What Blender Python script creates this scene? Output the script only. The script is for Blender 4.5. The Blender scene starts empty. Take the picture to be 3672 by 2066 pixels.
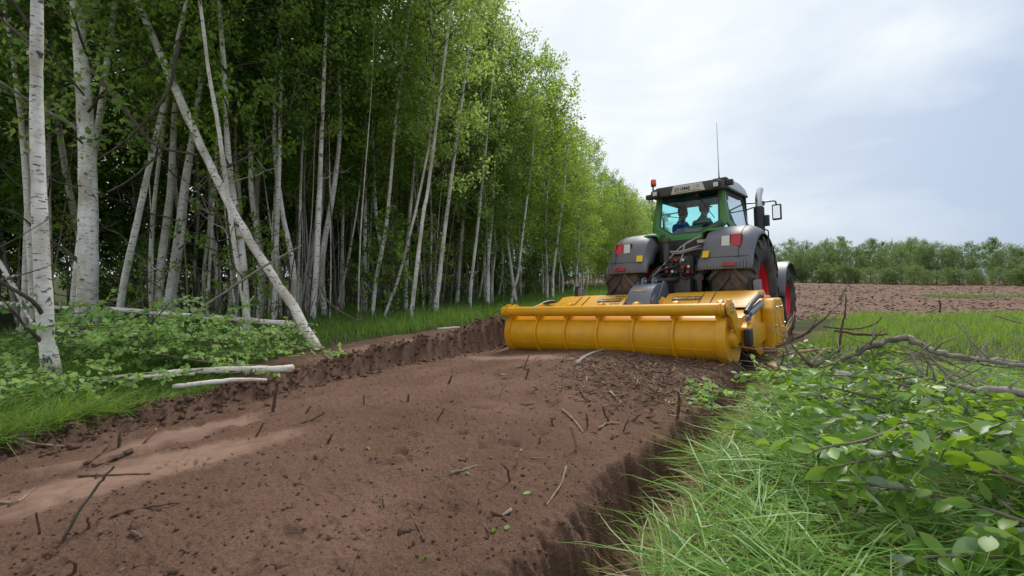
import bpy, bmesh, math, random
import numpy as np
from mathutils import Vector, Matrix, Euler

random.seed(7)
RNG = np.random.default_rng(7)
scene = bpy.context.scene
COL = scene.collection
R = math.radians

# ------------------------------------------------------------------ camera
F_PX, CX, YH, CAM_H = 1640.0, 1836.0, 990.0, 1.38
cam_d = bpy.data.cameras.new("camera")
cam_d.sensor_width = 36.0
cam_d.lens = F_PX / 3672 * 36
cam_d.shift_y = -(1033 - YH) / 3672
cam_d.clip_start = 0.05
cam_d.clip_end = 3000
cam = bpy.data.objects.new("camera", cam_d)
cam.location = (0, 0, CAM_H)
cam.rotation_euler = (R(90), 0, 0)
COL.objects.link(cam)
scene.camera = cam

# ------------------------------------------------------------------ sky and sun
SUN_EL, SUN_AZ = 50.0, 24.0          # azimuth clockwise from straight ahead
world = bpy.data.worlds.new("World")
scene.world = world
world.use_nodes = True


def build_world():
    nt = world.node_tree
    n, l = nt.nodes, nt.links
    n.clear()
    out = n.new("ShaderNodeOutputWorld")
    bg = n.new("ShaderNodeBackground")
    bg.inputs["Strength"].default_value = 0.515
    l.new(bg.outputs[0], out.inputs[0])
    sky = n.new("ShaderNodeTexSky")
    sky.sky_type = 'NISHITA'
    sky.sun_disc = False
    sky.sun_elevation = R(SUN_EL)
    sky.sun_rotation = R(SUN_AZ)
    sky.dust_density = 2.5
    sm = n.new("ShaderNodeVectorMath"); sm.operation = 'SCALE'
    sm.inputs["Scale"].default_value = 0.10
    l.new(sky.outputs[0], sm.inputs[0])
    tc = n.new("ShaderNodeTexCoord")
    mp = n.new("ShaderNodeMapping")
    mp.inputs["Scale"].default_value = (1.0, 1.0, 2.4)
    l.new(tc.outputs["Generated"], mp.inputs[0])
    nz = n.new("ShaderNodeTexNoise")
    nz.inputs["Scale"].default_value = 2.1
    nz.inputs["Detail"].default_value = 4.5
    nz.inputs["Roughness"].default_value = 0.5
    nz.inputs["Distortion"].default_value = 0.6
    l.new(mp.outputs[0], nz.inputs["Vector"])
    cr = n.new("ShaderNodeValToRGB")
    e = cr.color_ramp.elements
    e[0].position, e[0].color = 0.33, (0.42, 0.52, 0.68, 1)
    e[1].position, e[1].color = 0.66, (0.84, 0.885, 0.905, 1)
    m = e.new(0.49); m.color = (0.60, 0.69, 0.795, 1)
    rt = n.new("ShaderNodeVectorMath"); rt.operation = 'DOT_PRODUCT'
    rt.inputs[1].default_value = (-0.30, 0.02, 0.16)
    l.new(tc.outputs["Generated"], rt.inputs[0])
    ra = n.new("ShaderNodeMath"); ra.operation = 'ADD'
    l.new(nz.outputs["Fac"], ra.inputs[0]); l.new(rt.outputs["Value"], ra.inputs[1])
    rb = n.new("ShaderNodeMath"); rb.operation = 'ADD'; rb.inputs[1].default_value = 0.07
    l.new(ra.outputs[0], rb.inputs[0])
    l.new(rb.outputs[0], cr.inputs[0])
    # light of the veiled sun spreading through the cloud sheet
    sd = n.new("ShaderNodeVectorMath"); sd.operation = 'DOT_PRODUCT'
    az, el = R(-4), R(24)
    sd.inputs[1].default_value = (math.sin(az) * math.cos(el), math.cos(az) * math.cos(el), math.sin(el))
    l.new(tc.outputs["Generated"], sd.inputs[0])
    mr = n.new("ShaderNodeMapRange")
    mr.interpolation_type = 'SMOOTHSTEP'
    mr.inputs["From Min"].default_value = 0.55
    mr.inputs["From Max"].default_value = 1.0
    mr.inputs["To Min"].default_value = 0.0
    mr.inputs["To Max"].default_value = 0.5
    l.new(sd.outputs["Value"], mr.inputs["Value"])
    br = n.new("ShaderNodeMix"); br.data_type = 'RGBA'
    br.inputs[7].default_value = (0.86, 0.90, 0.915, 1)
    l.new(mr.outputs[0], br.inputs[0]); l.new(cr.outputs[0], br.inputs[6])
    mx = n.new("ShaderNodeMix"); mx.data_type = 'RGBA'
    mx.inputs[0].default_value = 0.90
    l.new(sm.outputs[0], mx.inputs[6]); l.new(br.outputs[2], mx.inputs[7])
    l.new(mx.outputs[2], bg.inputs["Color"])


build_world()
sun_d = bpy.data.lights.new("sun", 'SUN')
sun_d.energy = 1.5
sun_d.angle = R(22)
sun_d.color = (1.0, 0.95, 0.87)
sun = bpy.data.objects.new("sun", sun_d)
_sd = Vector((math.sin(R(SUN_AZ)) * math.cos(R(SUN_EL)), math.cos(R(SUN_AZ)) * math.cos(R(SUN_EL)), math.sin(R(SUN_EL))))
sun.rotation_euler = (-_sd).to_track_quat('-Z', 'Y').to_euler()
sun.location = _sd * 60
COL.objects.link(sun)

vs = scene.view_settings
vs.view_transform = 'Standard'
vs.look = 'None'
vs.exposure = 1.15
vs.gamma = 1.0
vs.use_curve_mapping = False
scene.render.engine = 'CYCLES'
cy = scene.cycles
cy.use_denoising = True
cy.max_bounces = 6
cy.diffuse_bounces = 3
cy.glossy_bounces = 3
cy.transmission_bounces = 4
cy.transparent_max_bounces = 12
cy.caustics_reflective = False
cy.caustics_refractive = False
cy.sample_clamp_indirect = 4.0


# ------------------------------------------------------------------ helpers
def at(px, py, y):
    """World point at depth y seen at a spot of the 3672 px wide photograph."""
    return Vector(((px - CX) / F_PX * y, y, CAM_H - (py - YH) / F_PX * y))


def tag(o, label=None, cat=None, group=None, kind=None):
    if label: o["label"] = label
    if cat: o["category"] = cat
    if group: o["group"] = group
    if kind: o["kind"] = kind
    return o


def mesh(name, V, F, mats=(), smooth=False, midx=None):
    me = bpy.data.meshes.new(name)
    V = np.asarray(V, dtype=np.float32).reshape(-1, 3)
    if isinstance(F, np.ndarray):
        k = F.shape[1]
        me.vertices.add(len(V)); me.vertices.foreach_set("co", V.ravel())
        me.loops.add(F.size); me.loops.foreach_set("vertex_index", F.astype(np.int32).ravel())
        me.polygons.add(len(F))
        me.polygons.foreach_set("loop_start", np.arange(0, F.size, k, dtype=np.int32))
        me.polygons.foreach_set("loop_total", np.full(len(F), k, dtype=np.int32))
        me.update(calc_edges=True)
    else:
        me.from_pydata([tuple(map(float, v)) for v in V], [], [tuple(map(int, f)) for f in F])
        me.update()
    for m in (mats if isinstance(mats, (list, tuple)) else [mats]):
        me.materials.append(m)
    n = len(me.polygons)
    if midx is not None:
        me.polygons.foreach_set("material_index", np.asarray(midx, dtype=np.int32))
    if smooth:
        me.polygons.foreach_set("use_smooth", np.ones(n, dtype=bool))
    return me


def link(name, me, parent=None, loc=(0, 0, 0), rot=(0, 0, 0), scale=(1, 1, 1)):
    o = bpy.data.objects.new(name, me)
    COL.objects.link(o)
    o.parent = parent
    o.location = loc; o.rotation_euler = rot; o.scale = scale
    return o


def empty(name, loc=(0, 0, 0), rz=0.0):
    o = bpy.data.objects.new(name, None)
    COL.objects.link(o)
    o.empty_display_size = 0.2
    o.location = loc; o.rotation_euler = (0, 0, rz)
    return o


class Geo:
    """Collects shapes that belong to ONE part."""
    def __init__(s): s.V, s.F, s.M, s.n = [], [], [], 0
    def add(s, V, F, m=0):
        V = np.asarray(V, float).reshape(-1, 3)
        s.V.append(V); s.F += [tuple(int(i) + s.n for i in f) for f in F]; s.M += [m] * len(F); s.n += len(V)
        return s
    def box(s, c, size, rot=None, m=0):
        x, y, z = [d / 2 for d in size]
        V = np.array([(-x, -y, -z), (x, -y, -z), (x, y, -z), (-x, y, -z), (-x, -y, z), (x, -y, z), (x, y, z), (-x, y, z)])
        if rot is not None: V = V @ np.array(Euler(rot).to_matrix()).T
        return s.add(V + np.array(c), [(0, 3, 2, 1), (4, 5, 6, 7), (0, 1, 5, 4), (1, 2, 6, 5), (2, 3, 7, 6), (3, 0, 4, 7)], m)
    def prism(s, poly, ax, lo, hi, m=0):
        """poly: 2D outline in the two other axes (in x,y,z order), extruded along ax."""
        n = len(poly); V = []
        for h in (lo, hi):
            for a, b in poly:
                V.append({0: (h, a, b), 1: (a, h, b), 2: (a, b, h)}[ax])
        F = [tuple(range(n)), tuple(range(2 * n - 1, n - 1, -1))]
        F += [(i, n + i, n + (i + 1) % n, (i + 1) % n) for i in range(n)]
        return s.add(V, F, m)
    def tube(s, pts, rad, seg=10, m=0, cap=True):
        V, F = tube(pts, rad, seg, cap)
        return s.add(V, F, m)
    def lathe(s, prof, ax=0, seg=32, c=(0, 0, 0), m=0, closed=False, cap=True):
        """prof: (radius, height along ax)."""
        V = []
        for r, h in prof:
            for k in range(seg):
                a = 2 * math.pi * k / seg
                p, q = r * math.cos(a), r * math.sin(a)
                V.append({0: (h, p, q), 1: (q, h, p), 2: (p, q, h)}[ax])
        n = len(prof); F = []
        for i in range(n if closed else n - 1):
            j = (i + 1) % n
            for k in range(seg):
                F.append((i * seg + k, i * seg + (k + 1) % seg, j * seg + (k + 1) % seg, j * seg + k))
        if not closed and cap:
            if prof[0][0] > 1e-5: F.append(tuple(range(seg))[::-1])
            if prof[-1][0] > 1e-5: F.append(tuple(range((n - 1) * seg, n * seg)))
        return s.add(np.array(V) + np.array(c), F, m)
    def build(s, name, mats, parent=None, smooth=False, bevel=0.0, seg=2, **kw):
        me = mesh(name, np.concatenate(s.V), s.F, mats, False, s.M)
        bm = bmesh.new(); bm.from_mesh(me)
        bmesh.ops.recalc_face_normals(bm, faces=bm.faces)
        if bevel:
            es = [e for e in bm.edges if len(e.link_faces) == 2 and e.calc_face_angle(0) > 0.5]
            bmesh.ops.bevel(bm, geom=es, offset=bevel, segments=seg, affect='EDGES', profile=0.6, clamp_overlap=True)
        bm.to_mesh(me); bm.free()
        o = link(name, me, parent, **kw)
        if smooth or bevel:
            me.polygons.foreach_set("use_smooth", np.ones(len(me.polygons), dtype=bool))
            sharp_by_angle(me, 0.7)
        return o


def sharp_by_angle(me, ang):
    bm = bmesh.new(); bm.from_mesh(me)
    for e in bm.edges:
        e.smooth = not (len(e.link_faces) == 2 and e.calc_face_angle(0) > ang)
    bm.to_mesh(me); bm.free()


def tube(pts, rad, seg=8, cap=True):
    P = np.array([tuple(p) for p in pts], float)
    n = len(P)
    rad = np.broadcast_to(np.asarray(rad, float), (n,))
    T = np.gradient(P, axis=0); T /= np.linalg.norm(T, axis=1)[:, None] + 1e-9
    ref = np.array([0, 0, 1.0]) if abs(T[0][2]) < 0.9 else np.array([1.0, 0, 0])
    U = np.cross(T[0], ref); U /= np.linalg.norm(U)
    V = []
    a = np.arange(seg) / seg * 2 * np.pi
    for i in range(n):
        U = U - T[i] * (U @ T[i]); U /= np.linalg.norm(U) + 1e-9
        W = np.cross(T[i], U)
        V.append(P[i] + rad[i] * (np.cos(a)[:, None] * U + np.sin(a)[:, None] * W))
    V = np.concatenate(V)
    F = [(i * seg + k, i * seg + (k + 1) % seg, (i + 1) * seg + (k + 1) % seg, (i + 1) * seg + k) for i in range(n - 1) for k in range(seg)]
    if cap:
        F.append(tuple(range(seg))[::-1]); F.append(tuple(range((n - 1) * seg, n * seg)))
    return V, F


def spline(pts, sub=5):
    P = np.array([tuple(p) for p in pts], float)
    if len(P) < 3: 
        tt = np.linspace(0, 1, sub * (len(P) - 1) + 1)[:, None]
        return P[0] * (1 - tt) + P[-1] * tt
    Q = np.vstack([2 * P[0] - P[1], P, 2 * P[-1] - P[-2]])
    out = []
    for i in range(1, len(Q) - 2):
        for t in np.arange(sub) / sub:
            a, b, c, d = Q[i - 1], Q[i], Q[i + 1], Q[i + 2]
            out.append(0.5 * (2 * b + (c - a) * t + (2 * a - 5 * b + 4 * c - d) * t * t + (3 * b - a - 3 * c + d) * t ** 3))
    out.append(P[-1])
    return np.array(out)


def _hash(ix, iy, seed):
    h = (ix.astype(np.int64) * 374761393 + iy.astype(np.int64) * 668265263 + seed * 1274126177) & 0xFFFFFFFF
    h = ((h ^ (h >> 13)) * 1274126177) & 0xFFFFFFFF
    return ((h ^ (h >> 16)) & 0xFFFF) / 65535.0


def noise(x, y, seed=0):
    x = np.asarray(x, float); y = np.asarray(y, float)
    ix, iy = np.floor(x), np.floor(y)
    fx, fy = x - ix, y - iy
    fx = fx * fx * (3 - 2 * fx); fy = fy * fy * (3 - 2 * fy)
    a, b = _hash(ix, iy, seed), _hash(ix + 1, iy, seed)
    c, d = _hash(ix, iy + 1, seed), _hash(ix + 1, iy + 1, seed)
    return (a + (b - a) * fx) * (1 - fy) + (c + (d - c) * fx) * fy


def fbm(x, y, seed=0, octv=4, gain=0.5):
    s, a, t = 0.0, 1.0, 0.0
    for k in range(octv):
        s = s + a * noise(x * 2 ** k + 17.3 * k, y * 2 ** k - 9.1 * k, seed + k); t += a; a *= gain
    return s / t


def sstep(a, b, x):
    t = np.clip((np.asarray(x, float) - a) / (b - a), 0, 1)
    return t * t * (3 - 2 * t)


# ------------------------------------------------------------------ materials
def mat(name, col=(0.5, 0.5, 0.5), rough=0.6, metal=0.0, spec=0.4):
    m = bpy.data.materials.new(name); m.use_nodes = True
    b = m.node_tree.nodes["Principled BSDF"]
    b.inputs["Base Color"].default_value = (*col, 1)
    b.inputs["Roughness"].default_value = rough
    b.inputs["Metallic"].default_value = metal
    b.inputs["Specular IOR Level"].default_value = spec
    return m


def nodes(m):
    nt = m.node_tree
    return nt.nodes, nt.links, nt.nodes["Principled BSDF"]


def ramp(n, stops):
    r = n.new("ShaderNodeValToRGB")
    e = r.color_ramp.elements
    for i, (p, c) in enumerate(stops):
        el = e[i] if i < 2 else e.new(p)
        el.position = p; el.color = (*c, 1) if len(c) == 3 else c
    return r


def noise_tex(n, l, scale, detail=4, vec=None, rough=0.55, dist=0.0):
    t = n.new("ShaderNodeTexNoise")
    t.inputs["Scale"].default_value = scale; t.inputs["Detail"].default_value = detail
    t.inputs["Roughness"].default_value = rough; t.inputs["Distortion"].default_value = dist
    if vec is not None: l.new(vec, t.inputs["Vector"])
    return t


def paint(name, col, dirt=(0.16, 0.12, 0.085), amount=0.45, rough=0.35, scale=3.0, spec=0.5):
    """Worn machine paint: colour, dust in patches, scuffs in the gloss."""
    m = mat(name, col, rough, spec=spec)
    n, l, b = nodes(m)
    tc = n.new("ShaderNodeTexCoord")
    t = noise_tex(n, l, scale, 8, tc.outputs["Object"], 0.68)
    r = ramp(n, [(0.42, (0, 0, 0)), (0.78, (1, 1, 1))])
    l.new(t.outputs["Fac"], r.inputs[0])
    t2 = noise_tex(n, l, scale * 22, 3, tc.outputs["Object"], 0.6)
    r2 = ramp(n, [(0.60, (0, 0, 0)), (0.72, (1, 1, 1))])
    l.new(t2.outputs["Fac"], r2.inputs[0])
    ad = n.new("ShaderNodeMath"); ad.operation = 'MULTIPLY_ADD'
    l.new(r2.outputs[0], ad.inputs[0]); ad.inputs[1].default_value = 0.35
    l.new(r.outputs[0], ad.inputs[2])
    ml = n.new("ShaderNodeMath"); ml.operation = 'MULTIPLY'; ml.use_clamp = True
    l.new(ad.outputs[0], ml.inputs[0]); ml.inputs[1].default_value = amount
    mx = n.new("ShaderNodeMix"); mx.data_type = 'RGBA'
    l.new(ml.outputs[0], mx.inputs[0])
    mx.inputs[6].default_value = (*col, 1); mx.inputs[7].default_value = (*dirt, 1)
    l.new(mx.outputs[2], b.inputs["Base Color"])
    rr = n.new("ShaderNodeMapRange")
    rr.inputs["To Min"].default_value = rough; rr.inputs["To Max"].default_value = min(0.95, rough + 0.45)
    l.new(ml.outputs[0], rr.inputs["Value"]); l.new(rr.outputs[0], b.inputs["Roughness"])
    return m


def leaf_mat(name, a, b_, trans=0.45, rough=0.5, back=None):
    """Leaves: colour differs from leaf to leaf, light shines through."""
    m = bpy.data.materials.new(name); m.use_nodes = True
    n, l = m.node_tree.nodes, m.node_tree.links
    b = n["Principled BSDF"]; out = n["Material Output"]
    g = n.new("ShaderNodeNewGeometry")
    oi = n.new("ShaderNodeObjectInfo")
    sm = n.new("ShaderNodeMath"); sm.operation = 'MULTIPLY_ADD'
    l.new(oi.outputs["Random"], sm.inputs[0]); sm.inputs[1].default_value = 0.40
    ml = n.new("ShaderNodeMath"); ml.operation = 'MULTIPLY'; ml.inputs[1].default_value = 0.60
    l.new(g.outputs["Random Per Island"], ml.inputs[0]); l.new(ml.outputs[0], sm.inputs[2])
    r = ramp(n, [(0.0, a), (1.0, b_)])
    l.new(sm.outputs[0], r.inputs[0])
    colo = r.outputs[0]
    if back:
        mx = n.new("ShaderNodeMix"); mx.data_type = 'RGBA'
        l.new(g.outputs["Backfacing"], mx.inputs[0]); l.new(colo, mx.inputs[6]); mx.inputs[7].default_value = (*back, 1)
        colo = mx.outputs[2]
    l.new(colo, b.inputs["Base Color"])
    b.inputs["Roughness"].default_value = rough
    b.inputs["Specular IOR Level"].default_value = 0.35
    tr = n.new("ShaderNodeBsdfTranslucent")
    hs = n.new("ShaderNodeHueSaturation"); hs.inputs["Hue"].default_value = 0.48
    hs.inputs["Saturation"].default_value = 1.15; hs.inputs["Value"].default_value = 1.75
    l.new(r.outputs[0], hs.inputs["Color"]); l.new(hs.outputs[0], tr.inputs["Color"])
    ms = n.new("ShaderNodeMixShader"); ms.inputs[0].default_value = trans
    l.new(b.outputs[0], ms.inputs[1]); l.new(tr.outputs[0], ms.inputs[2])
    l.new(ms.outputs[0], out.inputs[0])
    return m


def birch_mat(name, white=(0.86, 0.82, 0.75), grey=(0.48, 0.425, 0.35), dark=(0.035, 0.028, 0.024), lent=1.0, foot=0.5, tone=0.0):
    m = mat(name, white, 0.75, spec=0.25)
    n, l, b = nodes(m)
    tc = n.new("ShaderNodeTexCoord")
    oi = n.new("ShaderNodeObjectInfo")
    v = n.new("ShaderNodeVectorMath"); v.operation = 'MULTIPLY_ADD'
    cmb = n.new("ShaderNodeCombineXYZ")
    mr = n.new("ShaderNodeMath"); mr.operation = 'MULTIPLY'; mr.inputs[1].default_value = 31.0
    l.new(oi.outputs["Random"], mr.inputs[0])
    for k in range(3): l.new(mr.outputs[0], cmb.inputs[k])
    l.new(tc.outputs["Object"], v.inputs[0]); v.inputs[1].default_value = (1, 1, 1); l.new(cmb.outputs[0], v.inputs[2])
    def mapped(s):
        mp = n.new("ShaderNodeMapping"); mp.inputs["Scale"].default_value = s
        l.new(v.outputs[0], mp.inputs[0]); return mp.outputs[0]
    blot = noise_tex(n, l, 1.0, 6, mapped((2.2, 2.2, 1.1)), 0.62)
    base = ramp(n, [(0.36, grey), (0.56, white)])
    l.new(blot.outputs["Fac"], base.inputs[0])
    # yellowish and pink papery streaks
    st = noise_tex(n, l, 1.0, 5, mapped((4, 4, 26)), 0.6)
    sr = ramp(n, [(0.45, (0, 0, 0)), (0.70, (1, 1, 1))]); l.new(st.outputs["Fac"], sr.inputs[0])
    sm = n.new("ShaderNodeMath"); sm.operation = 'MULTIPLY'; sm.inputs[1].default_value = 0.35; l.new(sr.outputs[0], sm.inputs[0])
    mx1 = n.new("ShaderNodeMix"); mx1.data_type = 'RGBA'
    l.new(sm.outputs[0], mx1.inputs[0]); l.new(base.outputs[0], mx1.inputs[6]); mx1.inputs[7].default_value = (0.40, 0.335, 0.24, 1)
    # lenticels: short dark dashes across the stem
    le = noise_tex(n, l, 1.0, 2, mapped((11 * lent, 11 * lent, 55 * lent)), 0.5)
    lr = ramp(n, [(0.62, (0, 0, 0)), (0.67, (1, 1, 1))]); l.new(le.outputs["Fac"], lr.inputs[0])
    # larger dark scars
    sc = noise_tex(n, l, 1.0, 3, mapped((6.0, 6.0, 9.0)), 0.55, 0.4)
    cr = ramp(n, [(0.645, (0, 0, 0)), (0.70, (1, 1, 1))]); l.new(sc.outputs["Fac"], cr.inputs[0])
    mxm = n.new("ShaderNodeMath"); mxm.operation = 'MAXIMUM'
    l.new(lr.outputs[0], mxm.inputs[0]); l.new(cr.outputs[0], mxm.inputs[1])
    # rugged dark bark at the foot
    sp = n.new("ShaderNodeSeparateXYZ"); l.new(tc.outputs["Object"], sp.inputs[0])
    fm = n.new("ShaderNodeMapRange"); fm.inputs["From Min"].default_value = 0.05; fm.inputs["From Max"].default_value = 1.1
    fm.inputs["To Min"].default_value = 0.22 * foot * 2; fm.inputs["To Max"].default_value = 0.0
    l.new(sp.outputs["Z"], fm.inputs["Value"])
    fn = noise_tex(n, l, 1.0, 5, mapped((14, 14, 5)), 0.6)
    fa = n.new("ShaderNodeMath"); fa.operation = 'ADD'; l.new(fn.outputs["Fac"], fa.inputs[0]); l.new(fm.outputs[0], fa.inputs[1])
    fr = ramp(n, [(0.66, (0, 0, 0)), (0.74, (1, 1, 1))]); l.new(fa.outputs[0], fr.inputs[0])
    mx2m = n.new("ShaderNodeMath"); mx2m.operation = 'MAXIMUM'
    l.new(mxm.outputs[0], mx2m.inputs[0]); l.new(fr.outputs[0], mx2m.inputs[1])
    mf = n.new("ShaderNodeMath"); mf.operation = 'MULTIPLY'; mf.inputs[1].default_value = 0.9; l.new(mx2m.outputs[0], mf.inputs[0])
    mx = n.new("ShaderNodeMix"); mx.data_type = 'RGBA'
    l.new(mf.outputs[0], mx.inputs[0]); l.new(mx1.outputs[2], mx.inputs[6]); mx.inputs[7].default_value = (*dark, 1)
    l.new(mx.outputs[2], b.inputs["Base Color"])
    bp = n.new("ShaderNodeBump"); bp.inputs["Strength"].default_value = 0.5; bp.inputs["Distance"].default_value = 0.01
    iv = n.new("ShaderNodeMath"); iv.operation = 'SUBTRACT'; l.new(blot.outputs["Fac"], iv.inputs[0]); l.new(mx2m.outputs[0], iv.inputs[1])
    l.new(iv.outputs[0], bp.inputs["Height"]); l.new(bp.outputs[0], b.inputs["Normal"])
    return m


def bark_mat(name, a, b_, scale=8.0, stretch=0.25):
    m = mat(name, a, 0.85, spec=0.2)
    n, l, b = nodes(m)
    tc = n.new("ShaderNodeTexCoord")
    mp = n.new("ShaderNodeMapping"); mp.inputs["Scale"].default_value = (1, 1, stretch)
    l.new(tc.outputs["Object"], mp.inputs[0])
    t = noise_tex(n, l, scale, 6, mp.outputs[0], 0.65)
    r = ramp(n, [(0.3, a), (0.7, b_)]); l.new(t.outputs["Fac"], r.inputs[0]); l.new(r.outputs[0], b.inputs["Base Color"])
    bp = n.new("ShaderNodeBump"); bp.inputs["Strength"].default_value = 0.5; bp.inputs["Distance"].default_value = 0.01
    l.new(t.outputs["Fac"], bp.inputs["Height"]); l.new(bp.outputs[0], b.inputs["Normal"])
    return m


def soil_mat(name, dark, mid, light, fine=60.0, smooth_col=None, bump=0.9):
    m = mat(name, mid, 0.95, spec=0.12)
    n, l, b = nodes(m)
    tc = n.new("ShaderNodeTexCoord")
    big = noise_tex(n, l, 1.3, 5, tc.outputs["Object"], 0.6)
    fin = noise_tex(n, l, fine, 6, tc.outputs["Object"], 0.7)
    mxv = n.new("ShaderNodeMath"); mxv.operation = 'MULTIPLY_ADD'
    l.new(fin.outputs["Fac"], mxv.inputs[0]); mxv.inputs[1].default_value = 0.6
    hm = n.new("ShaderNodeMath"); hm.operation = 'MULTIPLY'; hm.inputs[1].default_value = 0.4
    l.new(big.outputs["Fac"], hm.inputs[0]); l.new(hm.outputs[0], mxv.inputs[2])
    r = ramp(n, [(0.34, dark), (0.66, light), (0.5, mid)]); l.new(mxv.outputs[0], r.inputs[0])
    col = r.outputs[0]
    # straw and wood crumbs
    vo = n.new("ShaderNodeTexVoronoi"); vo.inputs["Scale"].default_value = fine * 0.45
    l.new(tc.outputs["Object"], vo.inputs["Vector"])
    vr = ramp(n, [(0.055, (1, 1, 1)), (0.085, (0, 0, 0))]); l.new(vo.outputs["Distance"], vr.inputs[0])
    sel = n.new("ShaderNodeSeparateColor"); l.new(vo.outputs["Color"], sel.inputs[0])
    sg = n.new("ShaderNodeMath"); sg.operation = 'GREATER_THAN'; sg.inputs[1].default_value = 0.86; l.new(sel.outputs[0], sg.inputs[0])
    mm = n.new("ShaderNodeMath"); mm.operation = 'MULTIPLY'; l.new(vr.outputs[0], mm.inputs[0]); l.new(sg.outputs[0], mm.inputs[1])
    mx = n.new("ShaderNodeMix"); mx.data_type = 'RGBA'
    l.new(mm.outputs[0], mx.inputs[0]); l.new(col, mx.inputs[6]); mx.inputs[7].default_value = (0.36, 0.27, 0.18, 1)
    col = mx.outputs[2]
    bs = bump
    bp = n.new("ShaderNodeBump"); bp.inputs["Distance"].default_value = 0.02
    bp.inputs["Strength"].default_value = bs
    if smooth_col:
        at_ = n.new("ShaderNodeAttribute"); at_.attribute_name = "pressed"
        sn = noise_tex(n, l, 9.0, 5, tc.outputs["Object"], 0.6)
        sa = n.new("ShaderNodeMath"); sa.operation = 'MULTIPLY_ADD'; sa.use_clamp = True
        ss = n.new("ShaderNodeMath"); ss.operation = 'SUBTRACT'; l.new(sn.outputs["Fac"], ss.inputs[0]); ss.inputs[1].default_value = 0.5
        l.new(ss.outputs[0], sa.inputs[0]); sa.inputs[1].default_value = 1.1; 
        l.new(at_.outputs["Fac"], sa.inputs[2])
        gate = n.new("ShaderNodeMath"); gate.operation = 'MULTIPLY'; gate.use_clamp = True
        g2 = n.new("ShaderNodeMath"); g2.operation = 'MULTIPLY'; g2.inputs[1].default_value = 3.0; g2.use_clamp = True
        l.new(at_.outputs["Fac"], g2.inputs[0]); l.new(g2.outputs[0], gate.inputs[0]); l.new(sa.outputs[0], gate.inputs[1])
        m2 = n.new("ShaderNodeMix"); m2.data_type = 'RGBA'
        l.new(gate.outputs[0], m2.inputs[0]); l.new(col, m2.inputs[6])
        sr = ramp(n, [(0.35, tuple(c * 0.82 for c in smooth_col)), (0.65, smooth_col)])
        l.new(sn.outputs["Fac"], sr.inputs[0]); l.new(sr.outputs[0], m2.inputs[7])
        col = m2.outputs[2]
        bm_ = n.new("ShaderNodeMapRange"); bm_.inputs["To Min"].default_value = bs; bm_.inputs["To Max"].default_value = bs * 0.12
        l.new(gate.outputs[0], bm_.inputs["Value"]); l.new(bm_.outputs[0], bp.inputs["Strength"])
    l.new(col, b.inputs["Base Color"])
    l.new(fin.outputs["Fac"], bp.inputs["Height"]); l.new(bp.outputs[0], b.inputs["Normal"])
    return m


def ground_mat(name):
    m = mat(name, (0.06, 0.06, 0.03), 0.95, spec=0.1)
    n, l, b = nodes(m)
    tc = n.new("ShaderNodeTexCoord")
    t = noise_tex(n, l, 0.9, 6, tc.outputs["Object"], 0.65)
    t2 = noise_tex(n, l, 30, 4, tc.outputs["Object"], 0.7)
    a = n.new("ShaderNodeMath"); a.operation = 'MULTIPLY_ADD'; l.new(t2.outputs["Fac"], a.inputs[0]); a.inputs[1].default_value = 0.5
    h = n.new("ShaderNodeMath"); h.operation = 'MULTIPLY'; h.inputs[1].default_value = 0.5; l.new(t.outputs["Fac"], h.inputs[0]); l.new(h.outputs[0], a.inputs[2])
    r = ramp(n, [(0.36, (0.035, 0.028, 0.018)), (0.62, (0.055, 0.085, 0.028)), (0.5, (0.05, 0.055, 0.022))])
    l.new(a.outputs[0], r.inputs[0]); l.new(r.outputs[0], b.inputs["Base Color"])
    bp = n.new("ShaderNodeBump"); bp.inputs["Strength"].default_value = 0.6; bp.inputs["Distance"].default_value = 0.02
    l.new(t2.outputs["Fac"], bp.inputs["Height"]); l.new(bp.outputs[0], b.inputs["Normal"])
    return m


def glass_mat(name, tint, gloss=0.12):
    m = bpy.data.materials.new(name); m.use_nodes = True
    n, l = m.node_tree.nodes, m.node_tree.links
    out = n["Material Output"]; n.remove(n["Principled BSDF"])
    tr = n.new("ShaderNodeBsdfTransparent"); tr.inputs[0].default_value = (*tint, 1)
    gl = n.new("ShaderNodeBsdfGlossy"); gl.inputs["Roughness"].default_value = 0.03
    fr = n.new("ShaderNodeFresnel"); fr.inputs["IOR"].default_value = 1.45
    ad = n.new("ShaderNodeMath"); ad.operation = 'MULTIPLY_ADD'; ad.inputs[1].default_value = 0.9; ad.inputs[2].default_value = gloss * 0.2
    l.new(fr.outputs[0], ad.inputs[0])
    ms = n.new("ShaderNodeMixShader"); l.new(ad.outputs[0], ms.inputs[0])
    l.new(tr.outputs[0], ms.inputs[1]); l.new(gl.outputs[0], ms.inputs[2]); l.new(ms.outputs[0], out.inputs[0])
    return m


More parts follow.
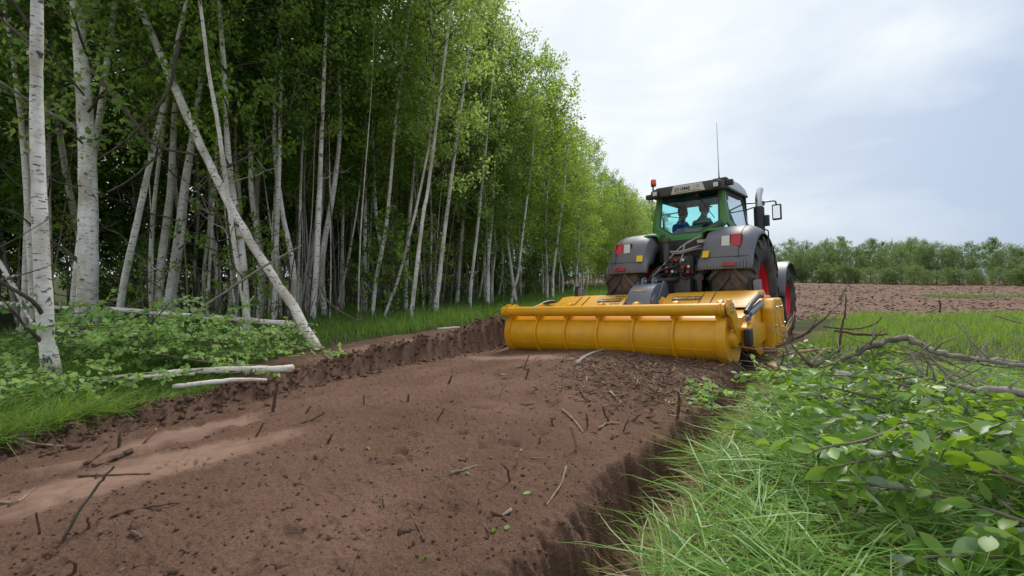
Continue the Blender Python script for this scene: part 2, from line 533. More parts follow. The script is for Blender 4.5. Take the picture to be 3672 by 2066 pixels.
M = dict(
    soil=soil_mat("tilled_soil", (0.078, 0.044, 0.030), (0.146, 0.086, 0.060), (0.215, 0.132, 0.096), 70, (0.235, 0.150, 0.112)),
    field=soil_mat("field_soil", (0.085, 0.050, 0.037), (0.165, 0.104, 0.077), (0.27, 0.185, 0.142), 14, None, 0.9),
    ground=ground_mat("grassy_ground"),
    birch=birch_mat("birch_bark"),
    birch_log=birch_mat("birch_log_bark", (0.78, 0.71, 0.64), (0.52, 0.45, 0.38), foot=0.0),
    birch_thin=birch_mat("birch_thin_bark", (0.76, 0.71, 0.63), (0.44, 0.39, 0.31), lent=1.2, foot=0.35),
    twig=bark_mat("twig_bark", (0.055, 0.042, 0.034), (0.15, 0.12, 0.095), 12),
    deadwood=bark_mat("dead_wood", (0.17, 0.125, 0.09), (0.33, 0.26, 0.19), 14),
    willowbark=bark_mat("willow_bark", (0.085, 0.07, 0.052), (0.21, 0.18, 0.14), 9),
    greytwig=bark_mat("grey_twig_bark", (0.20, 0.17, 0.145), (0.36, 0.32, 0.28), 12),
    rootwood=bark_mat("wet_root", (0.065, 0.040, 0.029), (0.165, 0.102, 0.071), 14),
    chips=bark_mat("wood_chip", (0.16, 0.095, 0.062), (0.46, 0.33, 0.22), 6),
    fresh=bark_mat("fresh_split_wood", (0.42, 0.25, 0.11), (0.62, 0.46, 0.27), 20),
    leaf=leaf_mat("birch_leaf", (0.095, 0.180, 0.032), (0.245, 0.370, 0.085), 0.58),
    leaf_light=leaf_mat("pale_birch_leaf", (0.140, 0.230, 0.065), (0.290, 0.400, 0.125), 0.58),
    leaf_far=leaf_mat("far_leaf", (0.080, 0.140, 0.052), (0.185, 0.265, 0.100), 0.5, 0.7),
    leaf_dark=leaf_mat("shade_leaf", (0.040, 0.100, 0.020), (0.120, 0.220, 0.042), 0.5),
    leaf_cut=leaf_mat("cut_birch_leaf", (0.120, 0.265, 0.055), (0.370, 0.530, 0.180), 0.45, 0.5, (0.33, 0.46, 0.24)),
    willow=leaf_mat("willow_leaf", (0.038, 0.125, 0.018), (0.250, 0.400, 0.065), 0.4, 0.36, (0.27, 0.36, 0.27)),
    grass=leaf_mat("grass_blade", (0.075, 0.175, 0.028), (0.235, 0.350, 0.085), 0.4, 0.5),
    hay=leaf_mat("flattened_grass", (0.060, 0.175, 0.030), (0.330, 0.500, 0.125), 0.4, 0.4),
    straw=leaf_mat("dry_straw", (0.30, 0.22, 0.10), (0.48, 0.38, 0.20), 0.25, 0.6),
)

# ------------------------------------------------------------------ the lie of the land
TR_T = R(40.94); TR_X, TR_Y, TR_ROLL = 3.56, 8.99, R(-2.13)
_c, _s = math.cos(TR_T), math.sin(TR_T)


def tr_local(x, y):
    return (x - TR_X) * _c - (y - TR_Y) * _s, (x - TR_X) * _s + (y - TR_Y) * _c


def x_left(y):   # left edge of the freshly tilled strip
    return np.interp(y, [0, 2, 3.3, 4.5, 5.3, 6.56, 7.3, 8.4, 9.5, 12, 16], [-5.6, -4.6, -3.78, -3.2, -2.75, -2.05, -1.35, -.25, .7, 2.9, 6.4])


def x_right(y):  # crest of its right edge
    return np.interp(y, [-2, 0, 1, 2, 2.63, 3.06, 3.67, 4.56, 6.02, 8, 12, 16], [-2.6, -1.2, -.50, .20, .58, .94, 1.44, 2.05, 3.0, 4.5, 8.0, 11.4])


def x_old(y):    # left edge of the strip tilled before
    return np.interp(y, [4.6, 5.5, 6.4, 7.7, 9.8, 12.1, 16], [-3.1, -3.35, -3.55, -3.15, -2.0, -.6, 2.4])


def x_wood(y):   # edge of the birch wood
    return np.interp(y, [0, 4, 7, 8.5, 12, 18, 22, 27, 44, 76, 110], [-8, -6.6, -5.2, -3.9, -2.9, -1.8, .6, 3.2, 8.0, 21, 45])


def field_mask(x, y):
    line = 14.0 + 0.22 * (x - 8) + 2.2 * (fbm(x * .35, y * .35, 61, 3) - .5)
    m = sstep(-.4, .8, y - line) * sstep(0, 2, x - 5.5 - .0 * y)
    far = sstep(22, 26, y) * sstep(3.0, 5.0, x - x_wood(y))
    m = np.maximum(m, far)
    gaps = sstep(.56, .66, fbm(x * .22, y * .22, 88, 4)) * sstep(15, 19, y)
    return m * (1 - .9 * gaps * sstep(.52, .62, fbm(x * .1, y * .1, 89, 2)))


def ellipse(x, y, cx, cy, ang, a, b):
    c, s = math.cos(ang), math.sin(ang)
    u, v = (x - cx) * c + (y - cy) * s, -(x - cx) * s + (y - cy) * c
    return np.clip(1.25 - np.sqrt((u / a) ** 2 + (v / b) ** 2), 0, 1)


def pressed(x, y):
    al = R(53)
    p = ellipse(x, y, -2.22, 2.85, al, 1.0, .46)
    p = np.maximum(p, .95 * ellipse(x, y, -2.75, 3.75, R(60), 1.15, .30))
    p = np.maximum(p, 1.0 * ellipse(x, y, .15, 6.75, R(-40), 1.15, .30))
    p = np.maximum(p, .85 * ellipse(x, y, -2.3, 7.6, R(55), 1.6, .55))
    return sstep(.15, .75, p * (.35 + 1.3 * fbm(x * 2.6, y * 2.6, 5, 4)))


def seg_dist(x, y, a, b):
    ax, ay, bx, by = *a, *b
    t = np.clip(((x - ax) * (bx - ax) + (y - ay) * (by - ay)) / ((bx - ax) ** 2 + (by - ay) ** 2), 0, 1)
    return np.hypot(x - ax - t * (bx - ax), y - ay - t * (by - ay))


CRACKS = []
_cr = random.Random(3)
for cx0, cy0 in ((-2.18, 3.02), (-2.12, 2.98), (-2.05, 2.95), (-1.98, 2.96), (-2.5, 2.78), (-2.25, 3.0)):
    px_, py_ = cx0, cy0
    for k in range(9):
        nx_, ny_ = px_ + _cr.uniform(-.012, .03), py_ - _cr.uniform(.02, .05)
        CRACKS.append(((px_, py_), (nx_, ny_))); px_, py_ = nx_ + _cr.uniform(-.012, .012), ny_


def height(x, y, detail=True):
    x = np.asarray(x, float); y = np.asarray(y, float)
    xl, xr = x_left(y), x_right(y)
    dr = (x - xr) * .79; dl = (xl - x) * .80
    s = np.clip((x - xl) / (xr - xl), 0, 1)
    lo = .05 * (fbm(x * .5, y * .5, 11, 3) - .5)
    p = pressed(x, y)
    z_strip = .03 + .23 * sstep(.0, .75, s) + .05 * np.exp(-((s - .55) / .3) ** 2) + lo + .03 * (fbm(x * 1.5, y * 1.5, 21, 3) - .5)
    # right: steep broken flank, gully, bank
    flank = sstep(0, 1, (dr + .03 + .13 * (fbm(x * 3, y * 3, 33, 4, .6) - .5) + .07 * (fbm(x * 14, y * 14, 34, 3, .6) - .5)) / .17)
    z_gully = -.11 + lo
    near_pile = np.exp(-(((x - 2.3) / 1.3) ** 2 + ((y - 2.7) / 1.5) ** 2))
    z_bank = .05 + .13 * np.exp(-((dr - .85) / .6) ** 2) + .16 * near_pile + .05 * (fbm(x * 1.3, y * 1.3, 44, 3) - .5) + lo
    z_r = z_gully + (z_bank - z_gully) * sstep(.22, .46, dr)
    z = z_strip * (1 - flank) + z_r * flank
    # left: wall of loose soil and the older strip
    hw = np.interp(y, [2, 3.5, 4.5, 5.3, 6, 7.2, 8.2, 9.2, 10.5], [.05, .06, .10, .14, .19, .27, .42, .48, .33])
    wall = sstep(0, 1, (dl + .03 + .08 * (fbm(x * 3.5, y * 3.5, 35, 3) - .5)) / .13)
    crest = hw * np.exp(-np.clip(dl - .18, 0, 9) / .30) + .17 * (1 - np.exp(-np.clip(dl, 0, 9) / .6))
    crest = crest * (.8 + .5 * fbm(x * 2.2, y * 2.2, 91, 3))
    z = z * (1 - wall) + (np.maximum(crest, .05) + lo) * wall
    heap = np.exp(-(((x + .45) / .55) ** 2 + ((y - 9.3) / .8) ** 2))
    z = z + .16 * heap
    # groove with torn roots in the near left
    g = np.minimum(seg_dist(x, y, (-3.6, 2.75), (-2.85, 3.05)), seg_dist(x, y, (-2.85, 3.05), (-2.45, 3.7)))
    z = z - .055 * np.exp(-(g / .09) ** 2) + .03 * np.exp(-((g - .17) / .08) ** 2)
    lx, ly = tr_local(x, y)
    z = z - .06 * np.exp(-((ly + 2.62) / .16) ** 2) * (1 - sstep(1.5, 1.8, np.abs(lx + .35)))
    # under the machine
    lx, ly = tr_local(x, y)
    w = sstep(-2.75, -2.2, ly) * (1 - sstep(2.2, 3.4, np.abs(lx + .3)))
    z = z * (1 - w) + w * (.037 * np.clip(lx, -2, 2) - .01)
    # everything far settles to even ground
    far = sstep(9, 16, np.hypot(x - 1, y - 4))
    z = z * (1 - far) + far * (.02 + 1.5 * lo)
    if detail:
        insoil = ((dr < .28) & (x - x_old(y) > -.1) & (y > 4.6)) | ((dr < .28) & (dl < .12) & (y <= 4.6))
        rough = np.where(insoil, 1.0, .6) * (1 - .9 * p) * (1 - far)
        clod = fbm(x * 9, y * 9, 51, 4, .6) - .5
        crumb = fbm(x * 34, y * 34, 57, 2) - .5
        z = z + rough * (.036 * clod + .022 * crumb)
        pit = fbm(x * 6, y * 6, 77, 2)
        z = z - rough * .03 * sstep(.72, .88, pit)
        edge = np.exp(-((dr - .06) / .12) ** 2) * (1 - far)
        z = z + edge * .13 * (fbm((x * .6 + y * .8) * 16, (x * .8 - y * .6) * 3.5, 29, 3, .6) - .5)
        wl = np.exp(-((dl - .1) / .2) ** 2) * (1 - far)
        z = z + wl * (.13 * (fbm(x * 5, y * 5, 39, 4, .65) - .5) + .07 * (sstep(.45, .6, fbm(x * 11, y * 11, 40, 2)) - .5))
        for a, b in CRACKS:
            m = (np.abs(x - a[0]) < .08) & (np.abs(y - a[1]) < .08)
            if np.any(m):
                d = seg_dist(x[m], y[m], a, b) if z.ndim else seg_dist(x, y, a, b)
                if z.ndim: z[m] -= .03 * np.exp(-(d / .009) ** 2)
        fm = field_mask(x, y)
        amp = np.interp(np.hypot(x, y), [10, 30, 60, 130], [.10, .17, .22, .35])
        z = z + fm * amp * (.75 * fbm(x * 1.6, y * 1.6, 71, 4, .62) + .5 * sstep(.55, .8, fbm(x * .9, y * .9, 73, 3)) - .4)
        z = z + far * (1 - fm) * .05 * (fbm(x * 1.1, y * 1.1, 75, 3) - .5)
    return z


def hgt(x, y):
    return float(height(np.array([x], float), np.array([y], float))[0])


def on_ground(px, py, up=0.0):
    """Where the line of sight through a photo spot meets the land."""
    d = np.array([(px - CX) / F_PX, 1.0, (YH - py) / F_PX])
    ys = np.concatenate([np.linspace(1.0, 12, 900), np.linspace(12, 140, 900)])
    z = CAM_H + d[2] * ys
    g = height(d[0] * ys, ys) + up
    k = int(np.argmax(z <= g)) if np.any(z <= g) else len(ys) - 1
    return Vector((d[0] * ys[k], ys[k], float(g[k])))


def build_ground():
    rs = [0.45]
    while rs[-1] < 170: rs.append(rs[-1] + max(min(.0052 * rs[-1] ** 1.4, .14 + .0060 * rs[-1]), .011))
    while rs[-1] < 900: rs.append(rs[-1] * 1.12)
    rs = np.array(rs)
    th = np.concatenate([np.arange(-180, -62, 3.0), np.arange(-62, -52, .4), np.arange(-52, 54, .145), np.arange(54, 64, .4), np.arange(64, 180, 3.0)])
    th = np.radians(th)
    nr, na = len(rs), len(th)
    X = rs[:, None] * np.sin(th)[None]; Y = rs[:, None] * np.cos(th)[None]
    Z = height(X.ravel(), Y.ravel()).reshape(nr, na)
    V = np.stack([X, Y, Z], -1).reshape(-1, 3)
    i = np.arange(nr - 1)[:, None] * na; k = np.arange(na)[None]; k2 = (k + 1) % na
    Fq = np.stack([i + k, i + k2, i + na + k2, i + na + k], -1).reshape(-1, 4)[:, ::-1]
    C = V[Fq].mean(1)
    x, y = C[:, 0], C[:, 1]
    dr, dl = (x - x_right(y)) * .79, (x_left(y) - x) * .80
    j = .14 * (fbm(x * 3, y * 3, 15, 3) - .5) * 2
    lx, ly = tr_local(x, y)
    new = (dr < .40 + j) & (dl < .16 + j) & (y > -3) & (ly < 4)
    old = (x - x_old(y) > j * 1.6) & (dr < .2) & (y > 4.6) & (y < 15) & (ly < 2.5)
    soil = new | old
    fld = (field_mask(x, y) > .5) & ~soil
    rest = ~(soil | fld)
    pr = pressed(V[:, 0], V[:, 1])
    for name, m, mt in (("tilled_strip", soil, 'soil'), ("ploughed_field", fld, 'field'), ("grassy_ground", rest, 'ground')):
        f = Fq[m]
        u, inv = np.unique(f, return_inverse=True)
        f2 = inv.reshape(-1, 4).astype(np.int32)
        if name == "grassy_ground":
            pass
        me = mesh(name, V[u], f2, M[mt], True)
        at_ = me.attributes.new("pressed", 'FLOAT', 'POINT')
        at_.data.foreach_set("value", pr[u].astype(np.float32))
        o = link(name, me)
        tag(o, {"tilled_strip": "freshly tilled reddish brown soil strip behind the roller",
                "ploughed_field": "rough brown ploughed field with clods stretching to the treeline",
                "grassy_ground": "dark grassy ground under the wood and beside the strip"}[name],
            {"tilled_strip": "soil", "ploughed_field": "field", "grassy_ground": "ground"}[name], kind="structure")


build_ground()

# ------------------------------------------------------------------ machine materials
M.update(
    yellow=paint("yellow_paint", (0.76, 0.365, 0.005), (0.26, 0.125, 0.03), 0.40, 0.33, 3.0),
    fender=paint("grey_plastic", (0.125, 0.132, 0.155), (0.22, 0.19, 0.16), 0.35, 0.42, 2.0),
    green=paint("green_paint", (0.050, 0.205, 0.040), (0.14, 0.15, 0.09), 0.25, 0.28, 2.0),
    headgrey=paint("blue_grey_paint", (0.155, 0.175, 0.225), (0.24, 0.20, 0.17), 0.30, 0.38, 4.0),
    tyre=paint("tyre_rubber", (0.035, 0.034, 0.034), (0.20, 0.145, 0.110), 1.0, 0.75, 2.6, 0.25),
    rim=paint("red_rim", (0.72, 0.012, 0.035), (0.30, 0.10, 0.08), 0.22, 0.3, 4.0),
    black=paint("black_iron", (0.018, 0.018, 0.020), (0.09, 0.07, 0.055), 0.45, 0.5, 6.0),
    darkgrey=paint("dark_cast_iron", (0.05, 0.05, 0.052), (0.12, 0.09, 0.07), 0.55, 0.55, 6.0),
    roofwhite=paint("pale_roof", (0.60, 0.63, 0.63), (0.35, 0.33, 0.29), 0.25, 0.3, 3.0),
    roofdark=paint("dark_roof_trim", (0.065, 0.062, 0.060), (0.15, 0.13, 0.11), 0.3, 0.5, 3.0),
    chrome=mat("steel", (0.55, 0.55, 0.55), 0.3, 0.9),
    lens_red=mat("red_lens", (0.50, 0.008, 0.014), 0.15, spec=0.6),
    reflector=mat("red_reflector", (0.30, 0.006, 0.010), 0.25, spec=0.6),
    lens_white=mat("clear_lens", (0.62, 0.64, 0.66), 0.12, spec=0.6),
    lens_orange=mat("orange_lens", (0.85, 0.12, 0.010), 0.2, spec=0.6),
    plate=mat("plate_white", (0.62, 0.61, 0.57), 0.5),
    ink=mat("plate_ink", (0.015, 0.015, 0.015), 0.6),
    label_yellow=mat("yellow_label", (0.78, 0.55, 0.02), 0.5),
    label_black=mat("black_label", (0.022, 0.018, 0.015), 0.5),
    label_blue=mat("pale_blue_label", (0.45, 0.55, 0.72), 0.5),
    gold=mat("gold_print", (0.75, 0.45, 0.05), 0.5),
    white=mat("white_print", (0.75, 0.75, 0.75), 0.5),
    hose=mat("hose_rubber", (0.03, 0.03, 0.032), 0.45),
    hosegrey=mat("grey_hose", (0.38, 0.38, 0.38), 0.45),
    redcap=mat("red_coupling", (0.50, 0.03, 0.02), 0.4),
    glass=glass_mat("cab_glass", (0.58, 0.93, 0.94)),
    mirror=mat("mirror_glass", (0.75, 0.80, 0.82), 0.04, 1.0),
    skin=mat("skin", (0.36, 0.19, 0.13), 0.6),
    bluecloth=mat("blue_cloth", (0.02, 0.10, 0.42), 0.85),
    greencloth=mat("grey_green_cloth", (0.11, 0.14, 0.09), 0.85),
    trousers=mat("dark_trousers", (0.025, 0.027, 0.033), 0.9),
    hair=mat("dark_hair", (0.03, 0.024, 0.02), 0.8),
    cap=mat("navy_cap", (0.015, 0.018, 0.035), 0.85),
    net=mat("cream_netting", (0.55, 0.52, 0.40), 0.8),
    seatcloth=mat("seat_fabric", (0.03, 0.03, 0.034), 0.85),
)


def text_obj(name, s, size, m, parent, loc, rot, depth=0.001, spacing=1.0, bold=0.0, shear=0.0, sx=1.0):
    c = bpy.data.curves.new(name, 'FONT')
    c.body = s; c.size = size; c.extrude = depth; c.align_x = 'CENTER'; c.align_y = 'CENTER'
    c.space_character = spacing; c.offset = bold; c.shear = shear
    tmp = bpy.data.objects.new("t", c); COL.objects.link(tmp)
    dg = bpy.context.evaluated_depsgraph_get()
    me = bpy.data.meshes.new_from_object(tmp.evaluated_get(dg))
    bpy.data.objects.remove(tmp); bpy.data.curves.remove(c)
    me.materials.clear(); me.materials.append(m)
    return link(name, me, parent, loc, rot, (sx, 1, 1))


# ------------------------------------------------------------------ tractor
tractor = empty("tractor", (TR_X, TR_Y, 0))
tractor.rotation_euler = (0, TR_ROLL, -TR_T)
tag(tractor, "green and grey farm tractor with red wheel rims pulling the yellow mulcher", "tractor")


def make_wheel(cx, cy, cz, rad, hw, rim_r, sx, nlug, front):
    w = empty("wheel", (cx, cy, cz)); w.parent = tractor
    g = Geo()
    rt = rad - .045
    prof = [(rim_r - .02, -.74 * hw), (rim_r + .04, -.92 * hw), ((rim_r + rt) / 2, -1.0 * hw), (rt - .09, -.97 * hw), (rt - .03, -.84 * hw), (rt - .008, -.5 * hw), (rt, 0)]
    prof = prof + [(r, -h) for r, h in prof[-2::-1]]
    g.lathe(prof, 0, 64, cap=False)
    for side in (-1, 1):
        for k in range(nlug):
            f0 = 2 * math.pi * (k + (.5 if side > 0 else 0)) / nlug
            st = [(.03, 0.0, rad, rt - .03), (.36, -.16, rad, rt - .03), (.72, -.29, rad - .004, rt - .03), (.97, -.36, rad - .03, rt - .07), (1.02, -.38, rad - .11, rt - .13)]
            wd = .040 if not front else .034
            V = []
            for u, df, r1, r0 in st:
                x = side * u * hw
                for r, ww in ((r0, wd * 1.25), (r1, wd * .85)):
                    for e in (-1, 1):
                        a = f0 + df + e * ww / rad * 1.25
                        V.append((x, -r * math.cos(a), r * math.sin(a)))
            F = []
            for i in range(len(st) - 1):
                b = i * 4; n = b + 4
                F += [(b, n, n + 2, b + 2), (b + 2, n + 2, n + 3, b + 3), (b + 3, n + 3, n + 1, b + 1)]
            F += [(0, 2, 3, 1), tuple(len(V) - 4 + q for q in (0, 1, 3, 2))]
            g.add(V, F)
    t = g.build("tyre", M['tyre'], w, smooth=True)
    g = Geo()
    o = sx
    pr = [(rim_r - .01, -.72 * hw), (rim_r + .025, -.70 * hw), (rim_r - .03, -.6 * hw), (rim_r - .06, .0), (rim_r - .045, .60 * hw), (rim_r + .025, .70 * hw), (rim_r + .03, .76 * hw), (rim_r - .005, .74 * hw), (rim_r - .05, .52 * hw), (rim_r - .10, .25 * hw), (rim_r - .16, .22 * hw), (rim_r * .52, .36 * hw), (rim_r * .34, .36 * hw)]
    g.lathe([(r, h * o) for r, h in pr], 0, 48)
    rm = g.build("rim", M['rim'], w, smooth=True)
    g = Geo()
    g.lathe([(rim_r * .33, .36 * hw * o), (rim_r * .33, .52 * hw * o), (rim_r * .24, .58 * hw * o), (0.0, .60 * hw * o)], 0, 24)
    for k in range(10):
        a = 2 * math.pi * k / 10
        g.lathe([(.016, .34 * hw * o), (.016, .44 * hw * o), (0, .44 * hw * o)], 0, 6, (0, rim_r * .43 * math.cos(a), rim_r * .43 * math.sin(a)))
    g.build("hub", M['darkgrey'], w, smooth=True)
    return w


for sx in (1, -1):
    make_wheel(sx * 1.0, 0, 1.03, 1.03, .355, .56, sx, 19, False)
    make_wheel(sx * .92, 2.96, .79, .80, .27, .44, sx, 17, True)

FST = [(24, 1.060), (33, 1.11), (43, 1.21), (52, 1.265), (62, 1.275), (75, 1.25), (90, 1.222), (108, 1.19), (126, 1.145), (145, 1.09), (158, 1.062)]


def fender_pt(th, rho, x, sx, clamp=1.055):
    a = R(th); r = max(rho, clamp)
    return (sx * x, -r * math.cos(a), 1.03 + r * math.sin(a))


def grid_mesh(rows):
    n = len(rows[0]); V = [p for r_ in rows for p in r_]
    return V, [(i * n + k, i * n + k + 1, (i + 1) * n + k + 1, (i + 1) * n + k) for i in range(len(rows) - 1) for k in range(n - 1)]


for sx in (1, -1):
    ths = np.array([a for a, _ in FST]); rhs = np.array([b for _, b in FST])
    tt = np.linspace(24, 158, 30); rr = np.interp(tt, ths, rhs)
    rr = np.convolve(np.pad(rr, 2, mode='edge'), np.ones(5) / 5, 'valid')
    rows = []
    for th, rho in zip(tt, rr):
        low = sstep(30, 46, th)
        rows.append([fender_pt(th, r_, x, sx, c_) for x, r_, c_ in (
            (.455, rho - .26 * low - .05, 0.8), (.475, rho - .14 * low - .01, .8), (.55, rho - .03 * low, .9), (.66, rho, 1.05), (.85, rho + .004, 1.05), (1.05, rho, 1.05),
            (1.20, rho - .022, 1.06), (1.285, rho - .07, 1.06), (1.33, rho - .13, 1.058), (1.345, rho - .20, 1.055))])
    V, F = grid_mesh(rows)
    g = Geo().add(V, F)
    fe = g.build("rear_fender", M['fender'], tractor, smooth=True)
    md = fe.modifiers.new("thick", 'SOLIDIFY'); md.thickness = .018; md.offset = -1 
    # panel seam and ribbed lower band
    gb = Geo()
    for k in range(15):
        x = .56 + k * .052
        gb.box((sx * x, -.975 + .012, 1.535), (.030, .02, .13), (R(-16), 0, 0))
    gb.build("ribbed_band", M['fender'], fe, bevel=.004)
    gs = Geo()
    gs.tube([fender_pt(th, r_ + .002, 1.13, sx) for th, r_ in zip(tt[2:22], rr[2:22])], .004, 5)
    gs.tube([fender_pt(34.5, np.interp(34.5, tt, rr) + .002, x, sx) for x in np.linspace(.56, 1.30, 10)], .005, 5)
    gs.build("seam", M['black'], fe)
    # green skirt over the fender
    rows = [[fender_pt(th, r_ + .016 - d, x, sx) for x, d in ((.40, .17), (.42, .03), (.50, 0.0), (.62, .0), (.70, .004), (.715, .016))] for th, r_ in zip(tt[9:], rr[9:]) if th < 128]
    V, F = grid_mesh(rows)
    sk = Geo().add(V, F).build("fender_skirt", M['green'], tractor, smooth=True)
    md = sk.modifiers.new("thick", 'SOLIDIFY'); md.thickness = .02; md.offset = -1
    # lamp cluster
    yr = -.835
    tl = Geo().box((sx * 1.0, yr + .07, 1.930), (.33, .16, .225), (R(-8), 0, 0)).build("tail_lamp", M['black'], tractor, bevel=.01)
    Geo().prism([(-.075, -.09), (.075, -.105), (.085, .09), (-.075, .105)] if sx > 0 else [(-.085, -.105), (.075, -.09), (.075, .105), (-.075, .09)], 1, -.02, .012).build("red_lens", M['lens_red'], tl, bevel=.012, loc=(sx * 1.075, yr - .005, 1.945), rot=(R(-8), 0, 0))
    Geo().prism([(-.068, -.09), (.068, -.09), (.068, .095), (-.068, .095)], 1, -.02, .012).build("clear_lens", M['lens_white'], tl, bevel=.012, loc=(sx * .915, yr - .005, 1.945), rot=(R(-8), 0, 0))
    gm = Geo().box((sx * 1.0, yr - .015, 1.815), (.31, .05, .04))
    for k in range(6): gm.box((sx * (.87 + k * .052), yr - .02, 1.785), (.028, .035, .035))
    gm.build("lamp_bracket", M['black'], tl)
    Geo().box((sx * .995, -1.012, 1.545), (.20, .018, .062), (R(-18), 0, 0)).build("reflector", M['reflector'], tractor, bevel=.005)
    Geo().box((sx * .61, -.950, 1.735), (.115, .006, .125), (R(-22), 0, sx * R(-12))).build("warning_label", M['label_yellow'], tractor)


def y_rear(z): return np.interp(z, [2.05, 2.21, 2.407, 3.03, 3.2], [-.24, -.18, -.02, .09, .12])


def ring_part(name, outer, inner, place, depth, m, parent, bev=.012):
    n = len(outer); V = []
    for dd in (0, depth):
        for L in (outer, inner):
            V += [place(a, b, dd) for a, b in L]
    F = []
    for i in range(n):
        j = (i + 1) % n
        F += [(i, j, n + j, n + i), (2 * n + i, 3 * n + i, 3 * n + j, 2 * n + j), (i, 2 * n + i, 2 * n + j, j), (n + i, n + j, 3 * n + j, 3 * n + i)]
    return Geo().add(V, F).build(name, m, parent, bevel=bev)


def inset(P, d):
    c = np.mean(P, axis=0); out = []
    for p in P:
        v = np.array(p) - c; L = np.linalg.norm(v); out.append(tuple(c + v * (1 - d / L)))
    return out


cab = empty("cab", (0, 0, 0)); cab.parent = tractor
place_r = lambda a, b, d: (a, y_rear(b) + d, b)
in_r = [(-.565, 3.03), (-.592, 2.407), (-.276, 2.21), (.276, 2.21), (.592, 2.407), (.565, 3.03)]
out_r = [(-.665, 3.06), (-.735, 2.36), (-.50, 2.085), (.50, 2.085), (.735, 2.36), (.665, 3.06)]
ring_part("rear_frame", out_r, in_r, place_r, .09, M['green'], cab)
ring_part("window_seal", in_r, inset(in_r, .028), lambda a, b, d: (a, y_rear(b) - .006 + d, b), .03, M['roofdark'], cab, .004)
gl = inset(in_r, .02)
Geo().add([(a, y_rear(b) + .03, b) for a, b in gl], [(0, 1, 4, 5), (1, 2, 3, 4)]).build("rear_window", M['glass'], cab)
xs_ = lambda z: .755 - .10 * (z - 2.3) / .7
in_s = [(.10, 2.965), (1.37, 2.965), (1.34, 1.98), (.90, 1.98), (.46, 2.34), (.10, 2.44)]
out_s = [(-.01, 3.05), (1.47, 3.05), (1.44, 1.70), (.80, 1.70), (.38, 2.10), (-.05, 2.33)]
for sx in (1, -1):
    ring_part("side_frame", out_s, in_s, lambda a, b, d: (sx * (xs_(b) - d), a + (.05 if a < 0.2 else 0), b), .05, M['green'], cab)
    ring_part("side_seal", in_s, inset(in_s, .03), lambda a, b, d: (sx * (xs_(b) + .004 - d), a + (.05 if a < 0.2 else 0), b), .02, M['roofdark'], cab, .003)
    q = inset(in_s, .02)
    Geo().add([(sx * (xs_(b) - .01), a + (.05 if a < .2 else 0), b) for a, b in q], [(0, 1, 2, 3, 4, 5)]).build("side_window", M['glass'], cab)
q = [(-.62, 2.97), (-.66, 1.98), (.66, 1.98), (.62, 2.97)]
ring_part("windscreen_frame", [(-.70, 3.04), (-.74, 1.9), (.74, 1.9), (.70, 3.04)], q, lambda a, b, d: (a, 1.49 - d, b), .05, M['black'], cab)
Geo().add([(a, 1.465, b) for a, b in inset(q, -.01)], [(0, 1, 2, 3)]).build("windscreen", M['glass'], cab)
Geo().box((0, .7, 1.55), (1.4, 1.5, .10)).box((0, .02, 1.85), (1.0, .08, .5)).build("cab_floor", M['black'], cab)
Geo().prism([(-.66, 2.97), (.66, 2.97), (.66, 3.03), (-.66, 3.03)], 1, .12, 1.45).box((.35, .5, 2.90), (.5, .55, .10)).box((.62, .25, 2.83), (.10, .12, .22)).build("headliner", M['darkgrey'], cab)
roof = Geo().prism([(-.04, 3.07), (-.02, 3.165), (.2, 3.215), (.85, 3.225), (1.3, 3.165), (1.50, 3.045), (1.49, 3.01), (1.3, 3.03), (0.05, 3.05)], 0, -.74, .74).build("roof", M['roofwhite'], cab, bevel=.055, seg=3)
Geo().prism([(-.71, 3.015), (.73, 3.0), (.74, 3.13), (.60, 3.185), (-.56, 3.195), (-.70, 3.14)], 1, -.125, .04).build("roof_visor", M['roofdark'], cab, bevel=.015)
Geo().box((0, 1.44, 3.03), (1.4, .14, .05)).box((.72, .75, 3.03), (.05, 1.45, .03)).box((-.72, .75, 3.03), (.05, 1.45, .03)).build("roof_gutter", M['roofdark'], cab, bevel=.008)
pl = Geo().prism([(-.275, 3.012), (.385, 3.012), (.335, 3.168), (-.225, 3.176)], 1, -.142, -.126).build("plate_holder", M['plate'], cab, bevel=.004)
Geo().box((.05, -.146, 3.093), (.53, .008, .118)).build("number_plate", M['plate'], pl, bevel=.003)
text_obj("plate_number", "5318ME", .096, M['ink'], pl, (-.045, -.1515, 3.090), (R(90), 0, 0), bold=.0012)
text_obj("plate_region", "12", .066, M['ink'], pl, (.245, -.1515, 3.108), (R(90), 0, 0), bold=.0008)
Geo().box((.185, -.151, 3.093), (.004, .003, .11)).box((.05, -.151, 3.036), (.50, .003, .004)).build("plate_line", M['ink'], pl)
for x in (-.585, .60):
    wl = Geo().box((x, -.13, 3.075), (.12, .09, .105)).build("work_lamp", M['black'], cab, bevel=.012)
    Geo().box((x - .01, -.178, 3.075), (.088, .012, .085)).build("lamp_lens", M['lens_white'], wl, bevel=.01)
for x in (-.775, .80):
    Geo().box((x, -.03, 3.045 if x < 0 else 3.10), (.11, .12, .10)).box((x * .93, .0, 3.09), (.10, .05, .05)).build("side_lamp", M['black'], cab, bevel=.012)
bc = Geo().tube([(-.685, -.04, 3.12), (-.685, -.04, 3.265)], .018, 8).lathe([(.052, 3.262), (.055, 3.285), (.048, 3.288)], 2, 20, (-.672, -.04, 0)).build("beacon", M['black'], cab, smooth=True)
Geo().lathe([(.048, 3.286), (.056, 3.30), (.054, 3.37), (.046, 3.40), (.0, 3.405)], 2, 20, (-.672, -.04, 0)).build("beacon_lens", M['lens_orange'], bc, smooth=True)
Geo().tube([(.60, .08, 3.17), (.575, .1, 3.26), (.575, .1, 3.44), (.57, .1, 4.31)], [.03, .012, .006, .003], 6).build("antenna", M['darkgrey'], cab)
